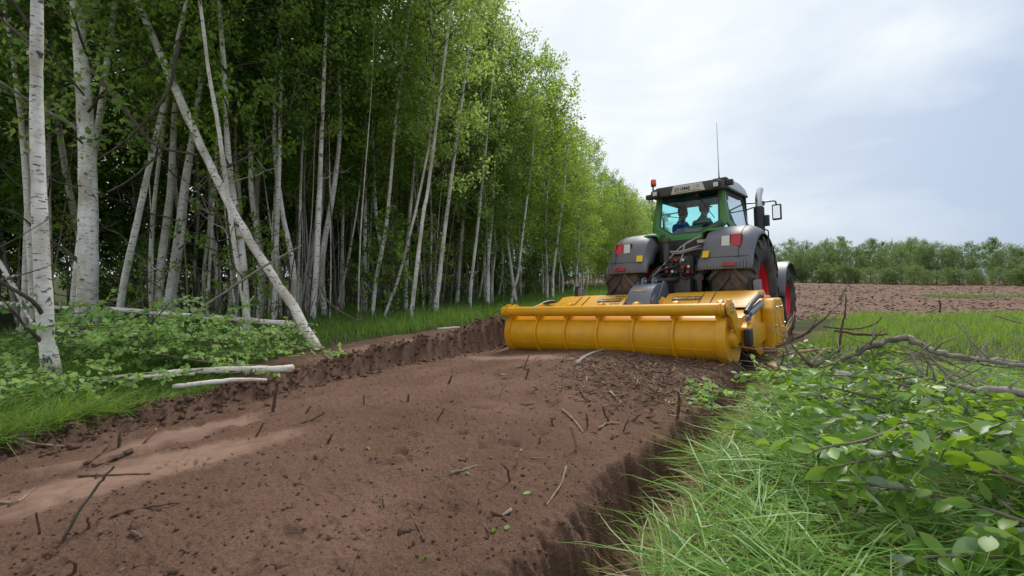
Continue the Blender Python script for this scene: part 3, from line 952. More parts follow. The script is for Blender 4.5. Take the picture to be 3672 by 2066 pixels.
Geo().box((.62, .02, 3.19), (.24, .12, .05)).box((.70, .0, 3.15), (.12, .14, .10)).build("antenna_base", M['black'], cab, bevel=.01)
Geo().box((.50, -.17, 2.245), (.45, .06, .075), (0, R(-31), 0)).box((.36, -.19, 2.14), (.10, .08, .09)).build("window_ledge", M['roofdark'], cab, bevel=.008)
Geo().tube([(.18, .07, 2.99), (.24, .06, 2.86), (.48, .06, 2.48)], .008, 6).box((.17, .05, 2.97), (.07, .05, .06)).build("rear_wiper", M['black'], cab)
Geo().box((.25, .85, 2.02), (.50, .50, .12)).box((.05 + .0, .32, 2.16), (.44, .10, .50), (R(6), 0, 0)).build("driver_seat", M['seatcloth'], cab, bevel=.03)
gn = Geo()
for k in range(9): gn.box((-.11 + k * .036, .16, 2.33), (.010, .008, .15), (0, R(32), 0)); gn.box((-.11 + k * .036, .165, 2.33), (.010, .008, .15), (0, R(-32), 0))
gn.build("seat_net", M['net'], cab)
Geo().lathe([(.19, -.012), (.205, 0), (.19, .012), (.178, 0)], 2, 28, closed=True).tube([(0, 0, 0), (0, .02, -.45)], .03, 8).box((0, 0, -.005), (.37, .035, .012)).build("steering_wheel", M['black'], cab, smooth=True, loc=(.12, 1.12, 2.33), rot=(R(-28), 0, 0))

# exhaust, mirrors, rail
ex = Geo().lathe([(.085, 1.65), (.098, 1.67), (.098, 2.72), (.085, 2.75), (.06, 2.76)], 2, 24, (1.0, 1.20, 0)).build("exhaust", M['black'], tractor, smooth=True)
Geo().tube(spline([(1.0, 1.20, 2.74), (1.0, 1.20, 2.90), (1.0, 1.24, 3.00), (1.01, 1.34, 3.12)], 5), .062, 14).build("exhaust_pipe", M['chrome'], ex, smooth=True)
Geo().box((1.13, 1.22, 2.46), (.09, .10, .22)).build("exhaust_sensor", M['black'], ex, bevel=.01)
for sx in (1, -1):
    ar = Geo().tube([(sx * .66, 1.48, 2.84), (sx * .70, 1.50, 2.90), (sx * .98, 1.52, 2.885), (sx * 1.18, 1.56, 2.895), (sx * 1.23, 1.59, 2.88), (sx * 1.24, 1.6, 2.80)], .017, 8) \
        .tube([(sx * .66, 1.48, 2.74), (sx * .75, 1.50, 2.78), (sx * .98, 1.52, 2.83)], .015, 8).box((sx * 1.0, 1.52, 2.86), (.08, .05, .09)).build("mirror_arm", M['green'], tractor, smooth=True)
    Geo().box((sx * 1.24, 1.62, 2.66), (.175, .07, .33)).build("mirror_shell", M['roofdark'], ar, bevel=.025)
    Geo().box((sx * 1.24, 1.582, 2.66), (.125, .004, .26)).build("mirror_glass", M['mirror'], ar)
    Geo().tube(spline([(sx * .90, 1.65, 1.9), (sx * .90, 1.65, 2.28), (sx * .92, 1.72, 2.345), (sx * .95, 2.1, 2.35), (sx * .95, 2.2, 2.28), (sx * .95, 2.2, 1.9)], 4), .014, 8).build("hand_rail", M['black'], tractor)

# bonnet, belly, axles, front fenders
bn = Geo().prism([(1.52, 1.30), (1.52, 2.20), (2.6, 2.16), (3.6, 2.02), (3.98, 1.80), (4.02, 1.05), (1.9, 1.05)], 0, -.43, .43).build("bonnet", M['green'], tractor, bevel=.07, seg=3)
Geo().box((0, 4.03, 1.45), (.62, .05, .62)).build("grille", M['black'], bn, bevel=.02)
Geo().box((0, 1.4, 1.02), (.62, 3.4, .55)).box((0, 2.96, .82), (1.3, .24, .24)).box((0, -.1, 1.22), (.56, .75, .75)).tube([(-.75, 0, 1.03), (.75, 0, 1.03)], .17, 16).box((.62, 1.2, 1.1), (.55, .95, .6)).box((-.62, 1.2, 1.1), (.55, .95, .6)).build("chassis", M['darkgrey'], tractor, bevel=.03)
for sx in (1, -1):
    rows = []
    for th in np.linspace(8, 140, 18):
        a = R(th)
        rows.append([(sx * x, 2.96 - r_ * math.cos(a), .79 + r_ * math.sin(a)) for x, r_ in ((.64, .86), (.66, .885), (1.15, .885), (1.22, .87), (1.235, .84))])
    V, F = grid_mesh(rows)
    ff = Geo().add(V, F).build("front_fender", M['fender'], tractor, smooth=True)
    md = ff.modifiers.new("thick", 'SOLIDIFY'); md.thickness = .015; md.offset = -1
    Geo().box((sx * .80, 2.02, 1.05), (.06, .06, .95)).box((sx * .84, 1.98, 1.35), (.09, .05, .18)).box((sx * .84, 1.98, 1.08), (.10, .05, .14)).tube([(sx * .8, 2.0, .7), (sx * .86, 1.95, .5), (sx * .86, 1.95, .2)], .02, 8).build("fender_stay", M['black'], ff)
    st = Geo()
    for k in range(4): st.box((sx * .86, 1.55, .45 + k * .3), (.34, .34, .03))
    st.box((sx * .70, 1.55, .95), (.03, .34, 1.1)).build("cab_step", M['black'], tractor)

# rear end: valves, links, hoses
Geo().box((0, -.32, 1.86), (.92, .10, .42)).box((0, -.30, 1.50), (.78, .16, .40)).build("rear_panel", M['black'], tractor, bevel=.01)
Geo().box((-.22, -.58, 1.88), (.10, .11, .44)).box((-.22, -.60, 2.07), (.13, .14, .09)).build("filter_post", M['roofdark'], tractor, bevel=.02)
Geo().box((.36, -.375, 2.02), (.16, .012, .06)).build("data_plate", M['plate'], tractor)
vb = Geo().box((.0, -.47, 1.58), (.52, .22, .34)).build("valve_block", M['darkgrey'], tractor, bevel=.015)
rnd = random.Random(5)
for k in range(14):
    x, z = -.20 + (k % 5) * .10 + rnd.uniform(-.02, .02), 1.46 + (k // 5) * .10 + rnd.uniform(-.02, .02)
    Geo().lathe([(.026, -.68 - .03 * rnd.random()), (.030, -.66), (.030, -.60), (.018, -.58), (.018, -.54)], 1, 10, (x, 0, z)).build("coupling", M[('redcap', 'chrome', 'darkgrey', 'black')[k % 4]], vb, smooth=True)
Geo().box((.10, -.55, 1.05), (.30, .36, .55)).box((.02, -.62, .78), (.22, .22, .2)).tube([(.0, -.5, .85), (.0, -.95, .80)], .07, 12).build("gearbox_tail", M['darkgrey'], tractor, bevel=.03)
for sx in (1, -1):
    Geo().box((sx * .40, -.62, 1.34), (.15, .14, .09)).box((sx * .40, -.66, 1.22), (.085, .07, .22)).tube([(sx * .40, -.66, 1.15), (sx * .42, -.70, .80)], .032, 10).tube([(sx * .40, -.2, 1.42), (sx * .40, -.68, 1.36)], .06, 10).build("lift_rod", M['darkgrey'], tractor, bevel=.008)
    Geo().tube([(sx * .34, -.05, .72), (sx * .42, -1.15, .66)], .055, 8).build("lower_link", M['black'], tractor)
    Geo().tube([(sx * .55, -.30, .95), (sx * .56, -.62, 1.32)], .055, 12).build("lift_cylinder", M['black'], tractor, smooth=True)
HOSES = [
    ([(.46, -.30, 2.17), (.40, -.42, 2.13), (.12, -.52, 1.98), (-.02, -.55, 1.88), (-.18, -.60, 1.71), (-.30, -.70, 1.55), (-.42, -.85, 1.38)], .013, 'hosegrey'),
    ([(.30, -.44, 2.08), (.13, -.52, 1.99), (.09, -.55, 1.90), (.07, -.58, 1.75), (.04, -.62, 1.63)], .014, 'hosegrey'),
    ([(-.20, -.55, 1.86), (.05, -.62, 1.84), (.30, -.55, 1.90), (.36, -.45, 1.93)], .014, 'hosegrey'),
    ([(-.22, -.53, 1.84), (.02, -.60, 1.81), (.26, -.56, 1.86), (.38, -.45, 1.88)], .014, 'hosegrey'),
    ([(-.12, -.67, 1.62), (-.28, -.80, 1.56), (-.38, -.90, 1.44), (-.42, -1.0, 1.30)], .016, 'hose'),
    ([(-.04, -.68, 1.56), (-.22, -.85, 1.50), (-.32, -.95, 1.40), (-.36, -1.05, 1.28)], .016, 'hose'),
    ([(.18, -.45, 1.85), (.22, -.62, 1.75), (.24, -.66, 1.6), (.22, -.66, 1.45)], .014, 'hose'),
    ([(.06, -.66, 1.45), (.10, -.75, 1.36), (.20, -.74, 1.32), (.24, -.6, 1.38)], .018, 'hose'),
    ([(-.10, -.66, 1.44), (-.14, -.76, 1.34), (-.05, -.8, 1.28), (.05, -.7, 1.30)], .018, 'hose'),
    ([(.30, -.5, 1.70), (.36, -.62, 1.6), (.34, -.66, 1.45)], .016, 'hose')]
for p, r_, m_ in HOSES:
    Geo().tube(spline(p, 6), r_, 8).build("hose", M[m_], tractor, smooth=True)

# ------------------------------------------------------------------ mulcher with its roller
mul = empty("mulcher", (TR_X, TR_Y, .0))
mul.rotation_euler = (0, TR_ROLL - R(1.25), -TR_T)
tag(mul, "wide yellow forestry mulcher with a long ribbed roller behind the tractor", "mulcher")
RX0, RX1, RY, RZ = -2.13, 1.43, -2.72, .475
drum = empty("roller", (0, 0, 0)); drum.parent = mul
Geo().lathe([(.30, RX0), (.325, RX0 + .005), (.325, RX1 - .005), (.30, RX1)], 0, 64, (0, RY, RZ)).build("drum", M['yellow'], drum, smooth=True)
for k in range(7):
    x = RX0 + .02 + (RX1 - RX0 - .04) * k / 6
    w = .022 if k < 6 else .03
    Geo().lathe([(.318, x - w), (.362, x - w * .75), (.366, x), (.362, x + w * .75), (.318, x + w)], 0, 64, (0, RY, RZ)).build("ring", M['yellow'], drum, smooth=True)
for k in range(6):
    x0 = RX0 + .045 + (RX1 - RX0 - .04) * k / 6; x1 = RX0 - .005 + (RX1 - RX0 - .04) * (k + 1) / 6
    a = R(-22)
    Geo().tube([(x0, RY - .325 * math.cos(a), RZ + .325 * math.sin(a)), (x1, RY - .325 * math.cos(a), RZ + .325 * math.sin(a))], .004, 5).build("weld_seam", M['yellow'], drum)
    b = R(48)
    Geo().box(((x0 + x1) / 2, RY - .330 * math.cos(b), RZ + .330 * math.sin(b)), (x1 - x0, .03, .016), (R(42), 0, 0)).build("edge_strip", M['yellow'], drum, bevel=.003)
for x, d in ((RX1, 1), (RX0, -1)):
    Geo().lathe([(.372, x - .0 * d), (.374, x + .05 * d), (.355, x + .075 * d), (.335, x + .07 * d), (.20, x + .045 * d), (.13, x + .05 * d), (.115, x + .11 * d), (.06, x + .13 * d), (0, x + .13 * d)], 0, 56, (0, RY, RZ)).build("end_disc", M['yellow'], drum, smooth=True)
TY, TZ, TRR = -2.965, .868, .083
tb = Geo().tube([(RX0 - .12, TY, TZ), (RX1 + .08, TY, TZ)], TRR, 32).build("tube_beam", M['yellow'], mul, smooth=True)
for x in (RX0 - .135, RX0 - .06, RX1 + .02, RX1 + .095):
    Geo().lathe([(TRR, x - .016), (TRR + .014, x - .012), (TRR + .014, x + .012), (TRR, x + .016)], 0, 32, (0, TY, TZ)).build("collar", M['yellow'] if x not in (RX1 + .095,) else M['darkgrey'], tb, smooth=True)
for k in range(7):
    x = RX0 + .02 + (RX1 - RX0 - .04) * k / 6
    Geo().prism([(TY + .12 + .11 * math.cos(a), TZ + .012 + .11 * math.sin(a)) for a in np.linspace(R(0), R(180), 14)], 0, x - .035, x + .035).build("gusset", M['yellow'], tb, bevel=.012)
    Geo().prism([(TY - .03, TZ - .06), (TY + .03, TZ - .06), (TY + .055, TZ - .125), (TY - .005, TZ - .125)], 0, x - .04, x + .04).build("ring_guard", M['yellow'], tb, bevel=.01)
# body of the machine
prof = [(-2.28, .30), (-2.25, .72), (-1.78, .840), (-1.30, 1.062), (-.95, 1.075), (-.72, .90), (-.66, .45), (-.85, .22), (-1.9, .20)]
low = [(-2.28, .30), (-2.25, .72), (-1.78, .80), (-1.30, .84), (-.95, .84), (-.72, .80), (-.66, .45), (-.85, .22), (-1.9, .20)]
hoodp = [(-1.80, .836), (-1.32, 1.064), (-.97, 1.078), (-.76, .95), (-.80, .836)]
Geo().prism(low, 0, -2.12, 1.50).build("rotor_housing", M['yellow'], mul, bevel=.02)
for x0, x1 in ((.10, 1.52), (-2.13, -.62)):
    h = Geo().prism(hoodp, 0, x0, x1).build("hood", M['yellow'], mul, bevel=.022)
    for xs in ((x0 + .62, x0 + .80) if x0 > 0 else (x1 - 1.02, x1 - .84)):
        Geo().box((xs, -1.565, .957), (.006, .50, .012), (R(25.4), 0, 0)).build("panel_joint", M['black'], h)
    if x0 < 0:
        for r_ in range(4):
            for k in range(6):
                yy = -1.62 + r_ * .085
                Geo().box((-.70 - k * .035, yy, .836 + (yy + 1.80) * .475 + .004), (.014, .045, .006), (R(25.4), 0, 0)).build("vent_slot", M['black'], h)
    cxl, wl_ = ((.48, .47) if x0 > 0 else (-.955, .47))
    yy = -1.50; zz = .836 + (yy + 1.80) * .475 + .006
    lg = Geo().box((cxl, yy, zz), (wl_, .125, .006), (R(25.4), 0, 0)).build("brand_label", M['label_black'], h)
    text_obj("brand_name", "Meri", .082, M['white'], lg, (cxl - .152, yy - .002, zz + .005), (R(25.4), 0, 0), bold=.002, sx=.92)
    text_obj("brand_name", "Crusher", .078, M['gold'], lg, (cxl + .072, yy - .002, zz + .005), (R(25.4), 0, 0), bold=.002, sx=1.08)
for sgn, xa in ((1, 1.50), (-1, -2.12)):
    e = Geo().prism([(-2.05, .25), (-2.05, .62), (-1.75, .86), (-1.35, .985), (-.95, .985), (-.74, .86), (-.70, .30), (-.9, .14), (-1.8, .14)], 0, xa, xa + sgn * .10).build("end_plate", M['yellow'], mul, bevel=.02)
    gx = xa + sgn * .10
    gb = Geo().prism([(-1.62, .20), (-1.62, .80), (-1.45, .945), (-1.0, .945), (-.86, .82), (-.86, .24), (-1.0, .16), (-1.5, .16)], 0, gx, gx + sgn * .16).build("drive_cover", M['yellow'], mul, bevel=.035, seg=3)
    for yy in (-1.50, -1.22, -.98):
        Geo().box((gx + sgn * .165, yy, .50), (.02, .045, .56)).build("rib", M['yellow'], gb, bevel=.006)
    for k in range(6):
        a = 2 * math.pi * k / 6
        Geo().lathe([(.018, gx + sgn * .15), (.018, gx + sgn * .185), (0, gx + sgn * .187)], 0, 8, (0, -1.24 + .30 * math.cos(a), .55 + .30 * math.sin(a))).build("bolt", M['chrome'], gb)
    # arm from the roller to the machine
    ax = xa + sgn * .03
    arm = Geo().prism([(TY - .11, TZ + .04), (TY - .06, TZ + .125), (TY + .05, TZ + .13), (TY + .16, TZ + .05), (TY + .33, TZ - .16), (TY + .45, TZ - .30), (TY + .40, TZ - .44), (TY + .28, TZ - .46), (TY + .16, TZ - .30), (TY + .02, TZ - .12), (TY - .08, TZ - .06)], 0, ax, ax + sgn * .035).build("roller_arm", M['yellow'], mul, bevel=.008)
    for k in range(8):
        a = 2 * math.pi * k / 8
        Geo().lathe([(.012, ax + sgn * .03), (.012, ax + sgn * .055), (0, ax + sgn * .056)], 0, 6, (0, TY + .02 + .062 * math.cos(a), TZ + .02 + .062 * math.sin(a))).build("bolt", M['chrome'], arm)
    Geo().prism([(-2.50, .36), (-2.50, .60), (-2.36, .66), (-1.60, .60), (-1.60, .36), (-2.30, .32)], 0, ax + sgn * .005, ax + sgn * .13).build("arm_block", M['yellow'], mul, bevel=.015)
    Geo().box((ax + sgn * .10, -2.50, .475), (.09, .16, .23)).build("bearing_box", M['black'], mul, bevel=.02)
    cy_ = Geo().tube([(ax + sgn * .08, -2.34, .765), (ax + sgn * .08, -1.62, .88)], .047, 16).box((ax + sgn * .08, -2.36, .74), (.05, .10, .12)).build("hydraulic_cylinder", M['headgrey'], mul, smooth=True)
    Geo().tube([(ax + sgn * .08, -2.50, .74), (ax + sgn * .08, -2.30, .77)], .024, 12).build("piston_rod", M['chrome'], cy_, smooth=True)
    Geo().tube(spline([(ax + sgn * .07, -2.42, .80), (ax + sgn * .07, -2.22, .875), (ax + sgn * .07, -2.0, .93), (ax + sgn * .07, -1.72, .99), (ax + sgn * .07, -1.5, .985)], 5), .034, 12).build("hydraulic_hose", M['hose'], cy_, smooth=True)
    Geo().box((xa + sgn * .052 if sgn > 0 else xa - .052, -2.056, .55), (.06, .006, .06)).build("maker_label", M['label_blue'], e)
    # upright rest with hose
    rx = 1.44 if sgn > 0 else -1.87
    rs_ = Geo().box((rx, -1.0, 1.11), (.10, .10, .26)).box((rx, -1.03, 1.02), (.16, .08, .06)).build("hose_rest", M['headgrey'], mul, bevel=.012)
    Geo().tube(spline([(rx - .10, -1.02, .98), (rx - .10, -1.04, 1.14), (rx - .085, -1.05, 1.24), (rx - .05, -1.03, 1.27), (rx - .02, -1.0, 1.20)], 5), .03, 10).build("rest_hose", M['hose'], rs_, smooth=True)
# headstock
hs = Geo().prism([(-1.60, .78), (-1.575, .95), (-1.50, 1.08), (-1.38, 1.18), (-1.22, 1.245), (-1.0, 1.27), (-.85, 1.24), (-.80, .78)], 0, -.58, -.13).build("headstock", M['headgrey'], mul, bevel=.015)
for x in (-.60, -.11):
    Geo().prism([(-1.50, .78), (-1.55, .98), (-1.42, 1.06), (-1.30, .98), (-1.0, 1.30), (-.82, 1.30), (-.78, .78)], 0, x - .014, x + .014).build("cheek_plate", M['headgrey'], hs, bevel=.006)
for x in (-.46, -.26):
    Geo().prism([(-1.16, 1.22), (-1.12, 1.355), (-1.0, 1.385), (-.90, 1.34), (-.88, 1.22)], 0, x - .018, x + .018).build("link_lug", M['headgrey'], hs, bevel=.008)
    Geo().lathe([(.03, x - .05), (.03, x + .05)], 0, 12, (0, -1.03, 1.30)).build("pin", M['chrome'], hs)
Geo().tube([(-.30, -1.02, 1.31), (.02, -.80, 1.31), (.10, -.62, 1.30)], [.045, .045, .03], 12).box((.12, -.6, 1.28), (.07, .08, .14)).build("top_link", M['black'], mul, smooth=True)
a_ = R(60)
Geo().box((-.36, -1.44, 1.145), (.26, .012, .004), (R(38), 0, 0)).box((-.36, -1.455, 1.130), (.07, .012, .004), (R(38), 0, 0)).build("orange_print", M['gold'], hs)
Geo().lathe([(.018, -1.60), (.018, -1.57)], 1, 10, (-.36, 0, .90)).build("bolt", M['chrome'], hs)
Geo().prism([(-.02, .82), (.09, .82), (.09, 1.00), (.03, 1.02), (-.02, .94)], 1, -1.45, -1.40).build("guard_ear", M['yellow'], mul, bevel=.006)
Geo().lathe([(.07, -.10), (.08, -.06), (.08, .04), (.05, .08)], 0, 16, (0, -1.30, .90)).build("drive_joint", M['chrome'], mul, smooth=True)

# ------------------------------------------------------------------ the two people in the cab
def skin_body(name, joints, edges, paint_fn, mats, root=0):
    me = bpy.data.meshes.new(name)
    me.from_pydata([j[0] for j in joints], edges, [])
    o = bpy.data.objects.new(name, me); COL.objects.link(o)
    o.modifiers.new("skin", 'SKIN'); 
    if not me.skin_vertices: 
        bm = bmesh.new(); bm.from_mesh(me); bm.verts.layers.skin.verify(); bm.to_mesh(me); bm.free()
    for i, j in enumerate(joints):
        sv = me.skin_vertices[0].data[i]
        sv.radius = j[1] if isinstance(j[1], tuple) else (j[1], j[1])
        sv.use_root = (i == root)
    s = o.modifiers.new("sub", 'SUBSURF'); s.levels = s.render_levels = 2
    dg = bpy.context.evaluated_depsgraph_get(); dg.update()
    m2 = bpy.data.meshes.new_from_object(o.evaluated_get(dg))
    bpy.data.objects.remove(o)
    m2.materials.clear()
    for m_ in mats: m2.materials.append(m_)
    idx = [paint_fn(p.center) for p in m2.polygons]
    m2.polygons.foreach_set("material_index", idx)
    m2.polygons.foreach_set("use_smooth", np.ones(len(idx), dtype=bool))
    return m2


def person(loc, yaw, label, cloth, hat, arm_fwd):
    # own frame: y forward, seat at z=0
    J = [((0, 0, .10), (.17, .13)), ((0, .01, .26), (.165, .12)), ((0, .03, .42), (.185, .13)), ((0, .05, .53), (.12, .10)),   # 0-3 trunk
         ((0, .075, .60), (.058, .06)), ((0, .10, .665), (.062, .068)), ((0, .115, .725), (.078, .095)), ((0, .105, .79), (.080, .098)), ((0, .095, .845), (.055, .065)),  # 4-8 neck and head
         ((0, .205, .715), (.016, .018)),                                                                       # 9 nose
         ((-.19, .04, .49), .072), ((-.25, .10, .28), .055), ((-.20, .32, .24), .044), ((-.16, .42, .26), .034), ((-.155, .48, .262), .020),      # 10-14 left arm
         ((.19, .04, .49), .072), ((.25, .12, .29), .055), ((.20, .36, .26), .044), ((.17, .46, .28), .034), ((.165, .52, .282), .020),        # 15-19 right arm
         ((-.11, .08, .08), .092), ((-.14, .45, .10), .072), ((-.14, .48, -.32), .050), ((-.14, .60, -.38), .040),                             # 20-23 left leg
         ((.11, .08, .08), .092), ((.14, .45, .10), .072), ((.14, .48, -.32), .050), ((.14, .60, -.38), .040)]
    E = [(0, 1), (1, 2), (2, 3), (3, 4), (4, 5), (5, 6), (6, 7), (7, 8), (6, 9), (2, 10), (10, 11), (11, 12), (12, 13), (13, 14), (2, 15), (15, 16), (16, 17), (17, 18), (18, 19),
         (0, 20), (20, 21), (21, 22), (22, 23), (0, 24), (24, 25), (25, 26), (26, 27)]
    def pf(c):
        if c.z > .575 and abs(c.x) < .2: return 0
        if c.y > .395 and c.z > .2: return 0
        if c.z < .17: return 2
        return 1
    me = skin_body("person", J, E, pf, [M['skin'], M[cloth], M['trousers']])
    o = link("person", me, None, loc, (0, 0, yaw))
    tag(o, label, "person", "people riding in the tractor cab")
    for s in (-1, 1):
        Geo().lathe([(.0, 0), (.022, .004), (.028, .012), (.015, .02)], 0, 10).build("ear", M['skin'], o, smooth=True, loc=(s * .078, .10, .735), rot=(0, 0, 0 if s > 0 else math.pi))
        # five fingers on the hand
        for k in range(5):
            x0 = s * .16 + (k - 2) * .016
            Geo().tube([(x0, .46, .27 + (.01 if s > 0 else 0)), (x0, .52 - .01 * abs(k - 2), .262 + (.01 if s > 0 else 0)), (x0, .545 - .015 * abs(k - 2), .235)], [.009, .008, .006], 6).build("finger", M['skin'], o, smooth=True)
    for s in (-1, 1):
        Geo().lathe([(0, -.012), (.011, -.006), (.013, 0), (.0, .01)], 1, 8).build("eye", M['hair'], o, loc=(s * .032, .196, .755))
    Geo().box((0, .188, .675), (.05, .012, .010)).build("mouth", M['redcap'], o)
    g = Geo()
    prof = [(.0, .905), (.05, .895), (.083, .86), (.096, .81), (.094, .765), (.085, .72), (.07, .69)]
    V = []
    seg = 20
    for r_, z in prof:
        for k in range(seg):
            a = 2 * math.pi * k / seg
            y = .09 + 1.12 * r_ * math.sin(a)
            zz = z if math.sin(a) < .45 else max(z, .80)
            V.append((r_ * math.cos(a), y, zz))
    F = [(i * seg + k, i * seg + (k + 1) % seg, (i + 1) * seg + (k + 1) % seg, (i + 1) * seg + k) for i in range(len(prof) - 1) for k in range(seg)]
    g.add(V, F).build("hair", M['hair'], o, smooth=True)
    if hat:
        cpo = Geo().lathe([(.112, .80), (.116, .83), (.112, .88), (.088, .925), (.0, .94)], 2, 24, (0, .095, 0)).build("cap", M['cap'], o, smooth=True)
        Geo().prism([(-.08, .17), (-.06, .255), (0, .285), (.06, .255), (.08, .17)], 2, .795, .808).build("cap_peak", M['cap'], cpo, bevel=.003)
    return o


def cab_point(x, y, z): return (tractor.matrix_basis @ Vector((x, y, z)))


bpy.context.view_layer.update()
_tm = Matrix.Translation((TR_X, TR_Y, 0)) @ Euler((0, TR_ROLL, -TR_T)).to_matrix().to_4x4()
p1_ = person(_tm @ Vector((-.46, .66, 2.00)), -TR_T - R(38), "person in a blue jacket at the cab's rear window", 'bluecloth', False, False)
p2_ = person(_tm @ Vector((.02, .58, 2.02)), -TR_T - R(32), "person in a cap and grey green shirt sitting beside the blue jacket", 'greencloth', True, True)

# ------------------------------------------------------------------ trees
def leaf_cards(P, size, rng, flat=0.0, aspect=0.62):
    """Small folded leaves (two triangles sharing the midrib) at points P."""
    n = len(P)
    d = rng.normal(size=(n, 3)); d[:, 2] -= .35; d /= np.linalg.norm(d, axis=1)[:, None]
    nr = rng.normal(size=(n, 3)); nr[:, 2] += flat; 
    s = np.cross(d, nr); s /= np.linalg.norm(s, axis=1)[:, None] + 1e-9
    up = np.cross(s, d)
    L = (size * rng.uniform(.7, 1.3, n))[:, None]
    a = P; b = P + d * L * .48 + s * L * aspect * .5 + up * L * .10; c = P + d * L; e = P + d * L * .48 - s * L * aspect * .5 + up * L * .10
    V = np.stack([a, b, c, e], 1).reshape(-1, 3)
    i = np.arange(n)[:, None] * 4
    F = np.concatenate([i + np.array([[0, 1, 2]]), i + np.array([[0, 2, 3]])], 0)
    return V, F


def make_crown(name, seed, H, Rr, nb, nl, leaf, mats, shape='birch', size=.085, hang=.35):
    rng = np.random.default_rng(seed)
    tv, tf, tn = [], [], 0
    pts = []
    per = nl // nb
    for k in range(nb):
        u = (k + rng.uniform(0, 1)) / nb
        z0 = H * (.0 + .97 * u)
        prof = {'birch': (np.sin(np.pi * np.clip(u * .86 + .14, 0, 1)) ** .75) * .9 + .12, 'round': np.sqrt(np.clip(1 - (2 * u - .95) ** 2, .05, 1)), 'cone': 1.08 - u}[shape]
        az = k * 2.399 + rng.uniform(-.4, .4)
        ln = Rr * prof * rng.uniform(.65, 1.15)
        rise = rng.uniform(.45, 1.0) * (1.1 if shape == 'birch' else .6)
        dr = np.array([np.cos(az), np.sin(az), rise]); dr /= np.linalg.norm(dr)
        t = np.linspace(0, 1, 6)[:, None]
        C = np.array([0, 0, z0]) + dr * ln * t * 1.25 + np.array([0, 0, -1.0]) * (t ** 2.2) * ln * hang + rng.normal(size=(6, 3)) * .03 * ln * t
        V, F = tube(C, np.linspace(.016, .003, 6) * (.7 + .4 * H / 8), 3, False)
        tv.append(V); tf.append(np.array(F) + tn); tn += len(V)
        m = int(per * rng.uniform(.6, 1.4) * (.35 + prof))
        tt = np.clip(rng.beta(1.7, 1.0, m), 0, 1)
        q = np.stack([np.interp(tt, t[:, 0], C[:, j]) for j in range(3)], 1)
        # twig sprays with gaps between them
        nsp = max(3, m // 26)
        sc = rng.normal(size=(nsp, 3)) * np.array([.24, .24, .20]) * (Rr / 1.5) ; 
        which = rng.integers(0, nsp, m)
        tsp = np.clip(rng.beta(1.7, 1.0, nsp), .08, 1)
        base = np.stack([np.interp(tsp, t[:, 0], C[:, j]) for j in range(3)], 1) + sc
        q = .25 * q + .75 * base[which] + rng.normal(size=(m, 3)) * np.array([.085, .085, .12]) * (Rr / 1.5)
        pts.append(q)
    P = np.concatenate(pts)
    LV, LF = leaf_cards(P, size, rng)
    tv = np.concatenate(tv); tf = np.concatenate(tf)
    tri = np.concatenate([tf[:, [0, 1, 2]], tf[:, [0, 2, 3]]])
    V = np.concatenate([tv, LV]); F = np.concatenate([tri, LF + len(tv)])
    mi = np.concatenate([np.zeros(len(tri), int), np.ones(len(LF), int)])
    return mesh(name, V, F, mats, False, mi)


def trunk_geo(pts, r0, r1, seg=10, seed=0, flare=.35, rough=.05):
    P = spline(pts, 6); n = len(P)
    d = np.concatenate([[0], np.cumsum(np.linalg.norm(np.diff(P, axis=0), axis=1))])
    u = d / d[-1]
    rad = r0 + (r1 - r0) * u ** .9
    rad = rad * (1 + flare * np.exp(-d / .22))
    rad = rad * (1 + rough * (noise(d * 3.1, d * 0 + seed, seed) - .5) * 2)
    V, F = tube(P, rad, seg)
    # low swellings around the stem
    rng = np.random.default_rng(seed)
    V = V.reshape(n, seg, 3); C = P[:, None]
    V = C + (V - C) * (1 + rng.normal(size=(n, seg, 1)) * rough * .5)
    return V.reshape(-1, 3), F, P, rad


CROWNS = {
    'birch': [make_crown("crown", 100 + k, 8.0, 1.5, 52, 5600, None, [M['twig'], M['leaf' if k % 2 else 'leaf_light']], 'birch', .088) for k in range(6)],
    'tall': [make_crown("crown", 120 + k, 9.0, 1.25, 52, 4800, None, [M['twig'], M['leaf']], 'birch', .088) for k in range(2)],
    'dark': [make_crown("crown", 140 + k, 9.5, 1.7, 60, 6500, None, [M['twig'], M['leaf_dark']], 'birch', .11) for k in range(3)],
    'round': [make_crown("crown", 160 + k, 8.0, 2.5, 70, 6500, None, [M['twig'], M['leaf_far']], 'round', .16, .15) for k in range(5)],
    'pole': [make_crown("crown", 170 + k, 8.5, 1.75, 60, 5200, None, [M['twig'], M['leaf_far']], 'birch', .16, .15) for k in range(4)],
    'round_near': [make_crown("crown", 210 + k, 8.4, 2.2, 80, 9000, None, [M['twig'], M['leaf_light']], 'round', .12, .15) for k in range(2)],
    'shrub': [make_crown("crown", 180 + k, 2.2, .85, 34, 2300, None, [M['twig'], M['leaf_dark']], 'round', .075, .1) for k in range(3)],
    'sprig': [make_crown("crown", 190 + k, 2.4, .5, 20, 520, None, [M['twig'], M['leaf']], 'round', .07, .1) for k in range(3)],
}


def tree_thing(name, label, cat, base, group=None):
    e = empty(name, base)
    tag(e, label, cat, group)
    return e


